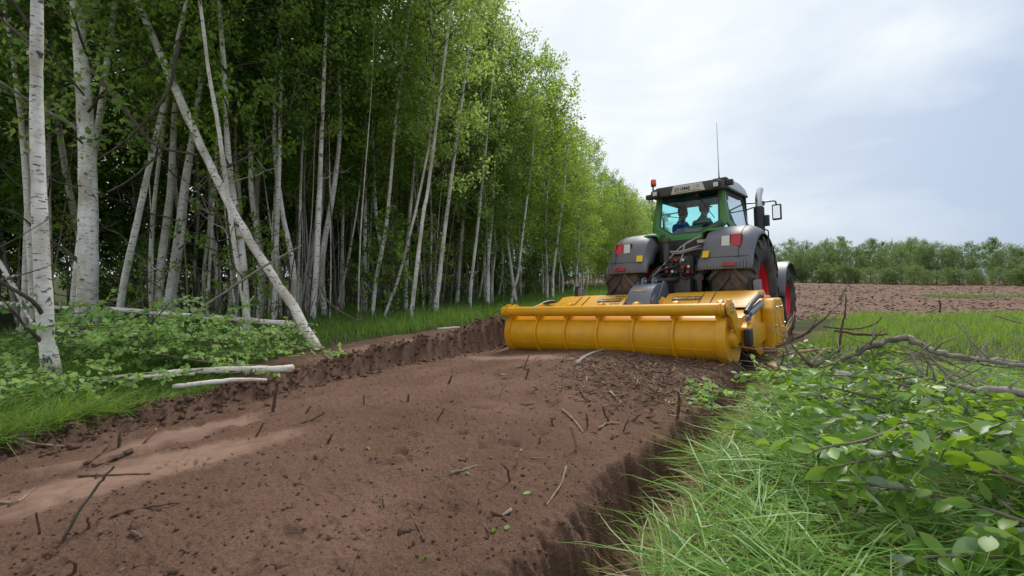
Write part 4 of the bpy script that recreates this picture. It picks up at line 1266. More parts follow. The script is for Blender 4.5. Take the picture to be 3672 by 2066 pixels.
def limb(parent, P, rad, at_u, az, ln, rise, m, rr=.35, seed=0):
    """A bare side branch growing from the trunk line P (in the tree's own frame)."""
    rng = random.Random(seed)
    i = int(at_u * (len(P) - 1)); p = P[i]; r0 = max(.006, rad[i] * rr)
    d = np.array([math.cos(az), math.sin(az), rise]); d /= np.linalg.norm(d)
    C = [p - d * rad[i] * .3]
    for k in range(1, 7):
        t = k / 6
        C.append(p + d * ln * t + np.array([rng.uniform(-.06, .06), rng.uniform(-.06, .06), rng.uniform(-.04, .08) + .10 * t * t]) * ln * .6)
    g = Geo().tube(spline(C, 3), np.linspace(r0, .004, 19), 6)
    for k in range(3):
        q = np.array(C[2 + k]); dd = np.array([rng.uniform(-1, 1), rng.uniform(-1, 1), rng.uniform(.2, 1)])
        g.tube([q, q + dd * ln * .15, q + dd * ln * .3 + np.array([0, 0, .03])], [r0 * .4, .005, .003], 4)
    return g.build("limb", M[m], parent, smooth=True)


# (photo outline base -> top in a 2575 px wide frame, stem width there, depth, bark, height, crown kind, label)
BIRCH = [
    ([(137, 1010), (128, 950), (118, 850), (107, 700), (97, 450), (92, 250), (93, 0)], 37, 5.15, 'birch', 13, 'birch', "nearest white birch at the left edge, its foot bending towards the tilled soil"),
    ([(212, 868), (218, 780), (222, 650), (221, 450), (215, 300), (204, 150), (192, 0)], 48, 8.0, 'birch', 15, 'birch', "thickest white birch with curling bark, second large stem from the left edge"),
    ([(183, 850), (190, 740), (205, 600), (228, 440), (250, 300), (270, 150), (290, 0)], 21, 8.9, 'birch', 14, 'tall', "slim birch emerging behind the thickest birch and leaning right"),
    ([(88, 860), (78, 650), (66, 450), (52, 290), (30, 120), (8, 0)], 19, 8.8, 'birch_thin', 13, 'tall', "dull birch behind the nearest birch, leaning out of frame to the left"),
    ([(60, 850), (66, 640), (72, 420), (75, 200), (76, 0)], 16, 9.6, 'birch_thin', 13, 'tall', "grey straight birch half hidden left of the nearest birch"),
    ([(131, 850), (124, 650), (120, 420), (124, 200), (130, 0)], 15, 9.9, 'birch_thin', 13, 'tall', "dark slim birch between the two largest stems"),
    ([(296, 830), (301, 790), (312, 710), (341, 576), (367, 456), (405, 290), (438, 140), (470, 0)], 18, 9.0, 'birch', 13, 'birch', "white birch with a split orange wound near its foot, leaning right"),
    ([(412, 828), (425, 735), (447, 583), (463, 456), (478, 370), (503, 210), (532, 30)], 17, 9.6, 'birch', 13, 'birch', "front stem of the twin birches left of the leaning trunk"),
    ([(428, 818), (441, 720), (460, 583), (472, 456), (490, 330), (512, 190), (536, 30)], 12, 9.9, 'birch_thin', 13, 'tall', "rear stem of the twin birches left of the leaning trunk"),
    ([(383, 815), (379, 690), (384, 560), (398, 420), (420, 260), (440, 80)], 12, 10.2, 'birch_thin', 12, 'tall', "thin birch just right of the orange wounded birch"),
    ([(632, 878), (622, 800), (603, 700), (583, 570), (562, 410), (546, 300), (525, 180), (510, 60)], 13, 7.6, 'birch_thin', 11, 'tall', "crooked yellowish sapling whose foot stands beside the leaning trunk"),
    ([(520, 815), (526, 700), (534, 560), (541, 440), (549, 280), (556, 100)], 8, 10.3, 'birch_thin', 11, 'tall', "thin brown sapling crossing under the leaning trunk"),
    ([(690, 822), (692, 700), (697, 560), (703, 380), (706, 200), (705, 0)], 14, 10.6, 'birch', 14, 'birch', "straight bright birch right above the leaning trunk's middle"),
    ([(678, 815), (681, 720), (690, 620), (699, 500), (704, 380)], 9, 10.9, 'birch_thin', 9, 'tall', "short slim stem crowding the straight bright birch"),
    ([(784, 832), (789, 760), (795, 680), (803, 500), (808, 350), (815, 180), (822, 0)], 16, 10.9, 'birch', 14, 'birch', "bright birch with a dark fissured foot, right of the leaning trunk's base"),
    ([(748, 808), (752, 650), (756, 480), (763, 300), (768, 120)], 8, 12.0, 'birch_thin', 12, 'tall', "very thin sapling between the two straight bright birches"),
    ([(918, 788), (917, 700), (918, 560), (919, 400), (921, 250), (926, 80)], 12, 14.0, 'birch_thin', 14, 'birch', "straight pale birch alone in the dark middle of the wood's edge"),
    ([(941, 823), (939, 770), (948, 690), (968, 590), (980, 480), (995, 310), (1010, 190), (1028, 50)], 11, 12.4, 'birch', 13, 'birch', "curved white birch whose foot kinks outwards at the grass"),
    ([(962, 823), (980, 760), (1001, 703), (1028, 599), (1052, 500), (1082, 340), (1091, 200), (1086, 90)], 8, 12.3, 'birch_thin', 12, 'tall', "thin pinkish birch slanting strongly right from the grass edge"),
    ([(1022, 796), (1021, 720), (1024, 640), (1032, 524), (1046, 360), (1060, 200)], 10, 14.6, 'birch_thin', 13, 'tall', "dull birch with a black foot behind the slanting stems"),
    ([(1031, 832), (1039, 750), (1049, 665), (1064, 540), (1077, 470), (1104, 260), (1120, 130), (1136, 0)], 11, 11.8, 'birch', 14, 'birch', "white slanting birch standing nearest the old tilled strip"),
    ([(1095, 803), (1098, 750), (1104, 703), (1116, 595), (1130, 488), (1150, 335), (1167, 210), (1182, 80)], 13, 13.8, 'birch', 14, 'birch', "sturdy white birch at the middle of the grass verge"),
    ([(1180, 785), (1183, 730), (1189, 674), (1201, 572), (1210, 485), (1221, 380), (1232, 260)], 10, 17.0, 'birch', 13, 'birch', "white birch rising above the leafy verge left of the roller's end"),
    ([(1226, 775), (1225, 720), (1227, 670), (1235, 572), (1241, 485), (1246, 400), (1252, 280)], 10, 19.5, 'birch', 13, 'birch', "spotted birch next to the roller's far end"),
    ([(1283, 772), (1293, 725), (1303, 687), (1316, 576), (1328, 480), (1340, 380)], 7, 19.8, 'birch', 12, 'birch', "slim birch slanting right just behind the roller tube's end"),
    ([(1391, 769), (1390, 720), (1392, 680), (1404, 589), (1417, 491), (1427, 390), (1436, 280)], 8, 24.0, 'birch', 12, 'birch', "pale birch above the roller, last clear stem before the tractor"),
    ([(1450, 760), (1449, 700), (1455, 620), (1462, 520), (1470, 420)], 6, 29.0, 'birch_thin', 12, 'birch', "thin grey birch just left of the tractor's rear wheel"),
]
K = 3672 / 2575
wood_rng = random.Random(21)
for i, (pl_, wpx, dep, bark, Ht, ck, lab) in enumerate(BIRCH):
    b = at(pl_[0][0] * K, pl_[0][1] * K, dep)
    gz = hgt(b.x, b.y)
    base = Vector((b.x, b.y, min(gz, b.z + .35) if gz < b.z else gz))
    base.z = gz - .05
    tr = tree_thing("birch_tree", lab, "tree", base, "birches along the wood's edge")
    pts = [np.array((0, 0, 0.0))]
    for q, (x, y) in enumerate(pl_):
        w = at(x * K, y * K, dep + .05 * math.sin(q * 1.7 + i)) - base
        if w.z > .12: pts.append(np.array(w))
    d = pts[-1] - pts[-2]; d = d / np.linalg.norm(d)
    while pts[-1][2] < Ht * .80:
        d = d + np.array([wood_rng.uniform(-.05, .05), wood_rng.uniform(-.05, .05), .10]); d = d / np.linalg.norm(d)
        pts.append(pts[-1] + d * 1.4)
    r0 = wpx * K * dep / F_PX / 2
    V, F, P, rad = trunk_geo(pts, r0, .015, 12 if i < 3 else 9, i + 3, .30 if r0 > .06 else .15)
    tk = link("trunk", mesh("trunk", V, F, M[bark], True), tr)
    # crown sits on the upper stem
    zc = {'birch': 3.9, 'tall': 4.8}[ck] + wood_rng.uniform(-.5, .8) - (.6 if dep > 13 else 0) - (.8 if dep > 18 else 0)
    if dep < 7: zc = 6.0
    k = int(np.argmin(np.abs(P[:, 2] - zc))); c0 = P[k]
    sc = (Ht - zc) / 8.6
    cr_ = link("crown", wood_rng.choice(CROWNS[ck]), tr, c0, (0, 0, wood_rng.uniform(0, 6.28)), (sc * 1.0, sc * 1.0, sc))
    dirn = P[min(k + 12, len(P) - 1)] - c0; dirn = Vector(dirn).normalized()
    cr_.rotation_euler = (Euler((0, 0, wood_rng.uniform(0, 6.28))).to_matrix().to_4x4()).to_euler() if dirn.z > .97 else (Vector((0, 0, 1)).rotation_difference(dirn).to_matrix() @ Euler((0, 0, wood_rng.uniform(0, 6.28))).to_matrix()).to_euler()
    nl_ = 4 if dep < 12 else 3
    for q in range(nl_):
        u = wood_rng.uniform(.08, .48)
        limb(tr, P, rad, u, wood_rng.uniform(0, 6.28), wood_rng.uniform(.6, 1.9) * (1 if r0 > .04 else .6), wood_rng.uniform(.3, 1.3), wood_rng.choice(['twig', 'twig', 'greytwig']), .32, i * 10 + q)
    # curls of loose bark on the big stems
    if i < 2:
        for q in range(22 if i == 1 else 5):
            kk = wood_rng.randrange(6, int(len(P) * .62)); az = wood_rng.uniform(math.pi * .95, math.pi * 2.05)
            rr_ = rad[kk]; rows = []
            wz = wood_rng.uniform(.008, .022); wa = wood_rng.uniform(.25, .7); out_ = wood_rng.uniform(.01, .035)
            for e_ in range(4):
                t = e_ / 3
                rows.append([(P[kk][0] + (rr_ + .004 + out_ * t * t) * math.cos(az + wa * t), P[kk][1] + (rr_ + .004 + out_ * t * t) * math.sin(az + wa * t), P[kk][2] + zz - .01 * t) for zz in (-wz, 0, wz)])
            Vc, Fc = grid_mesh(rows)
            link("bark_curl", mesh("bark_curl", Vc, Fc, M['birch_log'], True), tr)

# shared trunks for the trees further back
def straight_trunk(seed, H, r0, m, bend):
    rng = np.random.default_rng(seed)
    z = np.linspace(0, H, 9); off = np.cumsum(rng.normal(size=(9, 2)) * bend, axis=0); off -= off[0]
    V, F, P, rad = trunk_geo(np.column_stack([off, z]), r0, .012, 8, seed, .3)
    return mesh("trunk", V, F, M[m], True), P


BACK = [straight_trunk(300 + k, 12.5, .055 + .012 * (k % 4), 'birch_thin' if k % 3 else 'birch', .12) for k in range(8)]
FAR = [straight_trunk(320 + k, 9.0, .11, 'birch_thin' if k % 2 else 'twig', .10) for k in range(4)]


def back_tree(x, y, label, group, kinds, sc, cz, trunks=BACK, cs=None, name="birch_tree"):
    e = tree_thing(name, label, "tree", (x, y, hgt(x, y) - .05), group)
    tm, P = wood_rng.choice(trunks)
    rz = wood_rng.uniform(0, 6.28)
    link("trunk", tm, e, (0, 0, 0), (0, 0, rz), (sc, sc, sc))
    k = int(np.argmin(np.abs(P[:, 2] * sc - cz))); p = Vector(P[k]) * sc; p.rotate(Euler((0, 0, rz)))
    cs = cs or (P[-1][2] * sc - cz) / 8.0
    link("crown", wood_rng.choice(CROWNS[wood_rng.choice(kinds)]), e, p, (0, 0, wood_rng.uniform(0, 6.28)), (cs * wood_rng.uniform(.9, 1.2), cs * wood_rng.uniform(.9, 1.2), cs))
    return e


occupied = []
def free(x, y, d):
    if any((x - a) ** 2 + (y - b) ** 2 < d * d for a, b in occupied): return False
    occupied.append((x, y)); return True


# leafy trees lining the wood's edge into the distance
n_edge = 0
yy = 19.5
while yy < 84:
    for q in range(2 if yy < 40 else 4):
        x = float(x_wood(yy)) - wood_rng.uniform(-.4, 1.2) - q * 2.6
        if free(x, yy, .9):
            back_tree(x, yy + wood_rng.uniform(-.5, .5), "leafy birch in the row along the wood's far edge", "leafy birches of the far edge", ['birch'], wood_rng.uniform(.70, 1.25), wood_rng.uniform(1.2, 2.9) + q * .8)
            n_edge += 1
    yy += 1.5 + yy * .035
# stems and crowns filling the dark inside of the wood
n_in = 0
tries = 0
while n_in < 150 and tries < 6000:
    tries += 1
    y = 9.0 + 34 * wood_rng.random() ** 1.25
    x = float(x_wood(y)) - 1.2 - 22 * wood_rng.random() ** 1.3
    if x < -1.25 * y - 3: continue
    if not free(x, y, 1.0): continue
    dd = float(x_wood(y)) - x
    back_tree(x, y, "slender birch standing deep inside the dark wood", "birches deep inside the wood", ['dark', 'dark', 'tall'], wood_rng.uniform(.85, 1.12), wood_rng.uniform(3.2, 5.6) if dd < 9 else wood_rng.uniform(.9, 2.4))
    n_in += 1
q = 0; tries = 0
while q < 44 and tries < 900:
    tries += 1
    y = 42 + 58 * wood_rng.random(); x = float(x_wood(y)) - .8 - 13 * wood_rng.random()
    if not free(x, y, 1.3): continue
    back_tree(x, y, "leafy birch closing the wood's far end behind the mulcher", "birches closing the wood's far end", ['birch', 'dark'], wood_rng.uniform(.8, 1.1), wood_rng.uniform(.3, 1.2)); q += 1
# low shrubs and saplings under them
n_sh = 0; tries = 0
while n_sh < 46 and tries < 4000:
    tries += 1
    y = 10 + 30 * wood_rng.random() ** 1.3
    x = float(x_wood(y)) - .8 - 20 * wood_rng.random() ** 1.4
    if x < -1.2 * y - 2 or not free(x, y, .8): continue
    dd = float(x_wood(y)) - x
    s_ = wood_rng.uniform(.7, 1.3) * (1.0 if dd < 6 else 1.7)
    e = empty("shrub", (x, y, hgt(x, y) - .03)); tag(e, "dark leafy shrub growing under the birches", "shrub", "shrubs under the birches")
    link("crown", wood_rng.choice(CROWNS['shrub']), e, (0, 0, .1 * s_), (0, 0, wood_rng.uniform(0, 6.28)), (s_, s_, s_))
    Geo().tube([(0, 0, -.05), (.03, .02, .5 * s_), (.0, .05, 1.4 * s_)], [.022, .015, .006], 5).build("stem", M['twig'], e)
    n_sh += 1
n_sp = 0; tries = 0
while n_sp < 26 and tries < 4000:
    tries += 1
    y = 8.8 + 20 * wood_rng.random() ** 1.5
    x = float(x_wood(y)) - wood_rng.uniform(.1, 5.5)
    if not free(x, y, .5): continue
    s_ = wood_rng.uniform(.6, 1.5)
    e = empty("sapling", (x, y, hgt(x, y) - .03)); tag(e, "thin leafy sapling among the birch stems", "sapling", "saplings among the birch stems")
    link("crown", wood_rng.choice(CROWNS['sprig']), e, (0, 0, .35 * s_), (0, 0, wood_rng.uniform(0, 6.28)), (s_, s_, s_))
    ln = 2.9 * s_
    Geo().tube([(0, 0, -.05), (.05, .02, ln * .3), (-.02, .05, ln * .65), (.03, .0, ln)], [.016, .013, .009, .004], 5).build("stem", M[wood_rng.choice(['twig', 'greytwig', 'birch_thin'])], e)
    n_sp += 1
# bare thin poles standing close together in the wood
for q in range(76):
    y = 9.5 + 14 * wood_rng.random(); x = float(x_wood(y)) - .4 - 9 * wood_rng.random() ** 1.2
    ln = wood_rng.uniform(3.5, 7.5) * (1.25 if q % 3 == 0 else 1); lx_, ly_ = wood_rng.uniform(-.16, .16), wood_rng.uniform(-.1, .1)
    C = [(lx_ * t * ln + .06 * math.sin(t * 5 + q), ly_ * t * ln, -.05 + t * ln) for t in np.linspace(0, 1, 7)]
    g = Geo().tube(spline(C, 3), np.linspace(wood_rng.uniform(.012, .024) * (1.6 if q % 3 == 0 else 1), .005, 19), 6)
    o = g.build("dead_sapling", M[wood_rng.choice(['twig', 'greytwig', 'birch_thin', 'birch_thin'])], None, smooth=True, loc=(x, y, hgt(x, y)))
    tag(o, "bare thin pole of a dead sapling inside the wood", "sapling", "dead saplings inside the wood")

# the fuller crowns where the wood ends, left of the tractor
for k, (x, y, hh) in enumerate([(13.1, 50, .98), (14.9, 54, .92), (12.0, 46, 1.0), (16.6, 58, .85), (10.6, 43, 1.0), (18.5, 66, .9)]):
    e = tree_thing("leafy_tree", ["full round tree closing the wood just left of the tractor", "round tree tucked behind the wood's last crowns beside the tractor", "broad tree before the wood's last round crown", "low round tree nearest the tractor's left lamp", "broad leafy tree among the last birches", "far round tree behind the wood's end"][k], "tree", (x, y, hgt(x, y)), "round trees at the wood's end")
    tm, P = FAR[k % 4]; link("trunk", tm, e, (0, 0, 0), (0, 0, k), (hh,) * 3)
    c_ = link("crown", CROWNS['round_near'][k % 2], e, (0, 0, .7), (0, 0, k * 1.3), (hh * 1.05, hh * 1.05, hh * 1.08))
# the treeline beyond the field
n_far = 0
for row in range(3):
    u = -.28
    while u < 1.12:
        ang = .30 + u * .72
        dist = 103 + 3 * math.sin(u * 7) + row * 6 + wood_rng.uniform(-2, 2)
        x, y = dist * math.sin(ang), dist * math.cos(ang)
        if x > float(x_wood(y)) + 1.5:
            tall = 1.0 + .10 * math.sin(u * 23 + row) + wood_rng.uniform(-.16, .2) + .25 * math.exp(-((u - .42) / .07) ** 2)
            tall *= (.55 if row == 0 else .74)
            e = back_tree(x, y, "round leafy tree in the treeline beyond the field", "trees of the far treeline", ['round'] if row == 0 else ['round', 'round', 'pole'], tall * 1.05, wood_rng.uniform(.1, .9) if row == 0 else wood_rng.uniform(.3, 1.4), FAR, tall * wood_rng.uniform(.95, 1.12), "leafy_tree")
            n_far += 1
        u += wood_rng.uniform(.022, .040)
for q in range(75):
    ang = .12 + q / 75 * 1.0 + wood_rng.uniform(-.006, .006); dist = 98 + 10 * math.sin((ang - .30) / .72 * 7) + wood_rng.uniform(-1.5, 1.5)
    x, y = dist * math.sin(ang), dist * math.cos(ang)
    if x < float(x_wood(y)) + 1.5: continue
    e = empty("bush", (x, y, hgt(x, y) - .05)); tag(e, "low leafy bush at the foot of the far treeline", "bush", "bushes of the far treeline")
    s_ = wood_rng.uniform(.26, .5)
    link("crown", wood_rng.choice(CROWNS['round']), e, (0, 0, -.2), (0, 0, wood_rng.uniform(0, 6.28)), (s_ * 1.5, s_ * 1.5, s_))
    Geo().tube([(0, 0, -.1), (.1, 0, 1.2)], [.05, .02], 5).build("stem", M['twig'], e)
# bare twig fans along the wood's edge
for q in range(40):
    y = 9.0 + 11 * wood_rng.random(); x = float(x_wood(y)) - .2 - 6 * wood_rng.random()
    e = empty("bare_shrub", (x, y, hgt(x, y) - .03)); tag(e, "bare thin twigs fanning up between the birch stems", "shrub", "bare shrubs between the birch stems")
    for k in range(wood_rng.randint(3, 5)):
        a = wood_rng.uniform(0, 6.28); ln = wood_rng.uniform(1.5, 4.0); sp_ = wood_rng.uniform(.12, .5)
        C = [(math.cos(a) * sp_ * ln * t ** 1.2, math.sin(a) * sp_ * ln * t ** 1.2, ln * t + .05 * math.sin(6 * t + k)) for t in np.linspace(0, 1, 6)]
        Geo().tube(spline(C, 3), np.linspace(.009, .003, 16), 4).build("stem", M[('twig', 'greytwig')[k % 2]], e)
print("trees", n_edge, n_in, n_sh, n_sp, n_far)

# ------------------------------------------------------------------ felled stems
def stem_obj(name, px_pts, widths, m, label, cat, group=None, seg=12, sub=5, rough=.06, ends=True):
    """px_pts: (x, y in the photo, depth)."""
    W = [np.array(at(x, y, d)) for x, y, d in px_pts]
    P = spline(W, sub); n = len(P)
    dep = np.array([p[1] for p in P])
    w = np.interp(np.linspace(0, 1, n), np.linspace(0, 1, len(widths)), widths)
    rad = w * dep / F_PX / 2
    o0 = Vector(P[0])
    rng = np.random.default_rng(len(label))
    rad = rad * (1 + rng.normal(size=n) * rough * .8)
    P = P + rng.normal(size=P.shape) * (rad * rough * 1.6)[:, None]
    V, F = tube(P - P[0], rad, seg)
    V = V + rng.normal(size=V.shape) * np.repeat(rad, seg)[:, None] * rough * .5
    mt = [M[m]] + ([M['fresh']] if ends else [])
    mi = [0] * (len(F) - 2) + ([1, 1] if ends else [0, 0])
    o = link(name, mesh(name, V, F, mt, True, mi), None, o0)
    tag(o, label, cat, group)
    return o, P - P[0], rad


lean, LP, LR = stem_obj("leaning_birch", [(1142, 1258, 7.35), (1050, 1100, 7.5), (927, 913, 7.7), (800, 690, 8.0), (671, 414, 8.4), (571, 185, 8.8), (490, 0, 9.1), (380, -250, 9.6), (250, -560, 10.2)],
                        [36, 34, 30, 28, 26, 25, 24, 18, 8], 'birch_log', "cut birch trunk leaning diagonally across the wood to the left", "tree trunk")
for k, (u, az, ln, rs) in enumerate([(.30, 3.3, 1.2, .5), (.42, .4, 1.6, .9), (.55, 2.9, 1.5, .8), (.63, .2, 1.4, .6), (.72, 3.6, 1.5, .4)]):
    limb(lean, LP, LR, u, az, ln, rs, 'twig', .35, 900 + k)
g = Geo()
rs_ = random.Random(8)
for k in range(14):
    a = rs_.uniform(0, 6.28); l_ = rs_.uniform(.05, .16)
    g.tube([(LP[2][0] + .06 * math.cos(a), LP[2][1] + .06 * math.sin(a), LP[2][2] + .03 * k / 14), (LP[2][0] + (.06 + l_ * .6) * math.cos(a), LP[2][1] + (.06 + l_ * .6) * math.sin(a), LP[2][2] + l_ * rs_.uniform(-.3, .8))], [.014, .003], 4)
g.build("torn_bark", M['birch_log'], lean)

stem_obj("fallen_birch", [(385, 1106, 8.0), (560, 1122, 7.9), (740, 1138, 7.75), (900, 1150, 7.6), (1062, 1166, 7.45)], [15, 18, 19, 20, 21], 'birch_log', "white birch trunk lying level from the thickest birch to the leaning trunk", "log")
stem_obj("fallen_birch", [(-60, 1088, 8.5), (100, 1098, 8.4), (240, 1106, 8.3), (380, 1112, 8.2)], [20, 19, 16, 12], 'birch_thin', "grey birch trunk lying level behind the nearest birch at the frame's left", "log")
stem_obj("fallen_birch", [(300, 1362, 5.05), (480, 1350, 5.15), (680, 1333, 5.25), (860, 1326, 5.3), (1050, 1322, 5.35)], [14, 20, 22, 24, 25], 'birch_log', "longest white log lying among the cut leaves by the soil edge", "log")
stem_obj("fallen_birch", [(330, 1372, 4.85), (450, 1360, 4.95), (620, 1346, 5.05), (700, 1342, 5.1)], [9, 11, 12, 11], 'birch_log', "thin white pole lying close below the longest white log", "log")
stem_obj("fallen_birch", [(620, 1388, 4.75), (720, 1375, 4.85), (850, 1362, 4.95), (960, 1362, 5.0)], [18, 18, 15, 10], 'birch_log', "short pinkish log lying below the longest white log", "log")
POLES = [
    ([(595, 1185, 7.0), (760, 1078, 7.1), (935, 962, 7.2), (1080, 880, 7.3)], [9, 9, 8, 5], 'greytwig', "grey pole slanting up behind the leaning trunk's lower half"),
    ([(-30, 900, 6.0), (45, 1020, 6.0), (105, 1140, 6.0), (170, 1200, 5.9)], [13, 12, 11, 8], 'birch_thin', "broken birch pole slanting down behind the nearest birch"),
    ([(1145, 1020, 7.9), (1185, 1090, 7.9), (1290, 1150, 7.8), (1330, 1105, 7.8)], [7, 6, 5, 4], 'twig', "bent dark twig arching right of the leaning trunk"),
    ([(700, 1275, 6.2), (880, 1210, 6.3), (1090, 1240, 6.4), (1240, 1330, 6.3)], [6, 6, 5, 4], 'twig', "long thin dark branch arching over the cut leaves to the soil"),
    ([(560, 1268, 5.6), (760, 1300, 5.6), (960, 1312, 5.6)], [6, 6, 5], 'deadwood', "brown stick lying on the cut leaves left of the soil heap"),
    ([(1570, 1180, 8.9), (1650, 1176, 8.7), (1740, 1196, 8.5)], [8, 9, 8], 'birch_log', "pale bark strip lying on the old strip by the roller's far end"),
    ([(330, 250, 7.6), (470, 420, 7.7), (560, 520, 7.8), (705, 555, 7.9)], [13, 12, 10, 8], 'twig', "dark bough crossing between the thickest birch and the leaning trunk"),
    ([(350, 575, 7.8), (480, 480, 7.8), (600, 330, 7.9), (640, 150, 8.0)], [6, 9, 11, 12], 'twig', "dark branch rising right from the thickest birch"),
    ([(385, 690, 7.8), (470, 640, 7.8), (560, 560, 7.9), (610, 500, 8)], [7, 7, 6, 4], 'twig', "short dark branch right of the thickest birch at mid height"),
]
for pts, w, m_, lab in POLES:
    stem_obj("broken_pole", pts, w, m_, lab, "branch", None, 8, 6, .1, False)

# ------------------------------------------------------------------ leaves, boughs and brush
def leaf_mesh(name, L, W, m, fold=.25, curl=.25, n=5, point=1.0, broad=.45):
    V, F = [], []
    for i in range(n + 1):
        t = i / n
        w = W / 2 * (math.sin(math.pi * min(1, t ** (math.log(.5) / math.log(broad)))) ** point if 0 < t < 1 else 0.0)
        z = -curl * L * t * t
        y = L * t
        V += [(-w, y, z + fold * w), (0, y, z), (w, y, z + fold * w)]
    for i in range(n):
        a = i * 3
        F += [(a, a + 1, a + 4, a + 3), (a + 1, a + 2, a + 5, a + 4)]
    return mesh(name, V, F, m, True)


WLEAF = [leaf_mesh("leaf", 1, .46, M['willow'], .3, .18, 5, 1.0, .52), leaf_mesh("leaf", 1, .38, M['willow'], .5, .35, 5, 1.0, .55), leaf_mesh("leaf", 1, .52, M['willow'], .15, -.12, 5, .9, .48)]
BLEAF = [leaf_mesh("leaf", 1, .78, M['leaf_cut'], .2, .2, 4, .8, .34), leaf_mesh("leaf", 1, .70, M['leaf_cut'], .4, -.1, 4, .8, .36), leaf_mesh("leaf", 1, .85, M['leaf_cut'], .1, .3, 4, .8, .33)]


def leaf_frames(d, rng, tilt=.5, up=1.0):
    n = len(d)
    y = d / (np.linalg.norm(d, axis=1)[:, None] + 1e-9)
    nr = rng.normal(size=(n, 3)) * tilt; nr[:, 2] += up
    x = np.cross(y, nr); x /= np.linalg.norm(x, axis=1)[:, None] + 1e-9
    z = np.cross(x, y)
    return np.stack([x, y, z], -1)


def scatter_mesh(name, tmpl, Rm, S, P, mt, smooth=True):
    me = tmpl
    V0 = np.zeros(len(me.vertices) * 3); me.vertices.foreach_get("co", V0); V0 = V0.reshape(-1, 3)
    F0 = np.array([list(p.vertices) for p in me.polygons])
    n = len(P)
    V = np.einsum('nij,vj->nvi', Rm, V0) * S[:, None, None] + P[:, None]
    F = (F0[None] + (np.arange(n) * len(V0))[:, None, None]).reshape(-1, F0.shape[1])
    return mesh(name, V.reshape(-1, 3), F.astype(np.int32), mt, smooth)


def bough(name, label, cat, stems, tmpl, mt, lsize, nobj, seed, m_stem='willowbark', side=3, gap=.035, tilt=.85, group=None, leaf_every=1.0):
    """stems: list of world polylines; leaves grow along each stem and its side twigs."""
    rng = np.random.default_rng(seed)
    o0 = Vector(stems[0][0])
    root = empty(name, o0); tag(root, label, cat, group)
    LPs, LDs = [], []
    for si, st in enumerate(stems):
        P = spline(st, 5) - np.array(o0)
        ln = np.linalg.norm(np.diff(P, axis=0), axis=1).sum()
        Geo().tube(P, np.linspace(.006 + .004 * ln, .0025, len(P)), 6).build("stem", M[m_stem], root, smooth=True)
        runs = [P]
        for k in range(side):
            i = int(rng.uniform(.25, .85) * (len(P) - 2)); t = P[i + 1] - P[i]; t /= np.linalg.norm(t) + 1e-9
            lat = np.cross(t, [0, 0, 1]) * rng.choice([-1, 1]); L_ = ln * rng.uniform(.25, .5)
            Q = [P[i]]
            for q in range(1, 5): Q.append(P[i] + (t * .6 + lat * .7 + np.array([0, 0, rng.uniform(-.1, .5)])) * L_ * q / 4 + np.array([0, 0, -.10]) * L_ * (q / 4) ** 2)
            Q = np.array(Q); runs.append(Q)
        gt = Geo()
        for Q in runs[1:]: gt.tube(Q, np.linspace(.0035, .0015, len(Q)), 4)
        if runs[1:]: gt.build("side_twig", M[m_stem], root)["kind"] = "stuff"
        for Q in runs:
            dd = np.concatenate([[0], np.cumsum(np.linalg.norm(np.diff(Q, axis=0), axis=1))])
            s = np.arange(gap * 1.2, dd[-1], gap * leaf_every)
            if len(s) == 0: continue
            C = np.stack([np.interp(s, dd, Q[:, j]) for j in range(3)], 1)
            T = np.stack([np.interp(s, dd[:-1], np.diff(Q, axis=0)[:, j]) for j in range(3)], 1)
            T /= np.linalg.norm(T, axis=1)[:, None] + 1e-9
            lat = np.cross(T, np.array([0, 0, 1.0])) * np.where(np.arange(len(s)) % 2, 1, -1)[:, None]
            D = T * .7 + lat * rng.uniform(.4, 1.1, (len(s), 1)) + rng.normal(size=(len(s), 3)) * .35 + np.array([0, 0, -.12])
            LPs.append(C); LDs.append(D)
    C = np.concatenate(LPs); D = np.concatenate(LDs)
    n = len(C)
    Rm = leaf_frames(D, rng, tilt, .7); S = lsize * rng.uniform(.42, 1.25, n)
    gz = height(C[:, 0] + o0.x, C[:, 1] + o0.y) - o0.z
    C[:, 2] = np.maximum(C[:, 2], gz + .02)
    order = np.argsort(np.hypot(C[:, 0] + o0.x, C[:, 1] + o0.y) / S)
    big, rest = order[:nobj], order[nobj:]
    for i in big:
        o = bpy.data.objects.new("leaf", tmpl[i % len(tmpl)]); COL.objects.link(o)
        o.parent = root
        m4 = Matrix([list(Rm[i][r_] * S[i]) + [C[i][r_]] for r_ in range(3)] + [[0, 0, 0, 1]])
        o.matrix_basis = m4
    if len(rest):
        for k in range(len(tmpl)):
            q = rest[k::len(tmpl)]
            if len(q) == 0: continue
            o = link("foliage", scatter_mesh("foliage", tmpl[k], Rm[q], S[q], C[q], mt), root); o["kind"] = "stuff"
    return root


def spray(cx, cy, rx, ry, n, az, spread, ln, lift, seed, rise=.35):
    """Stems springing from an area, heading about az (0 = right, 90 = away)."""
    rg = random.Random(seed); out = []
    for k in range(n):
        a, r_ = rg.uniform(0, 6.28), math.sqrt(rg.random())
        x, y = cx + rx * r_ * math.cos(a), cy + ry * r_ * math.sin(a)
        z = hgt(x, y) + rg.uniform(*lift)
        d = R(az + rg.gauss(0, spread)); L_ = ln * rg.uniform(.65, 1.25); up = rise * rg.uniform(-.2, 1.0)
        st = []
        for q in range(5):
            t = q / 4
            px_, py_ = x + math.cos(d) * L_ * t, y + math.sin(d) * L_ * t
            st.append((px_ + rg.uniform(-.03, .03), py_ + rg.uniform(-.03, .03), max(z + L_ * (up * t - .55 * up * t * t * 1.3), hgt(px_, py_) + .03)))
        out.append(st)
    return out


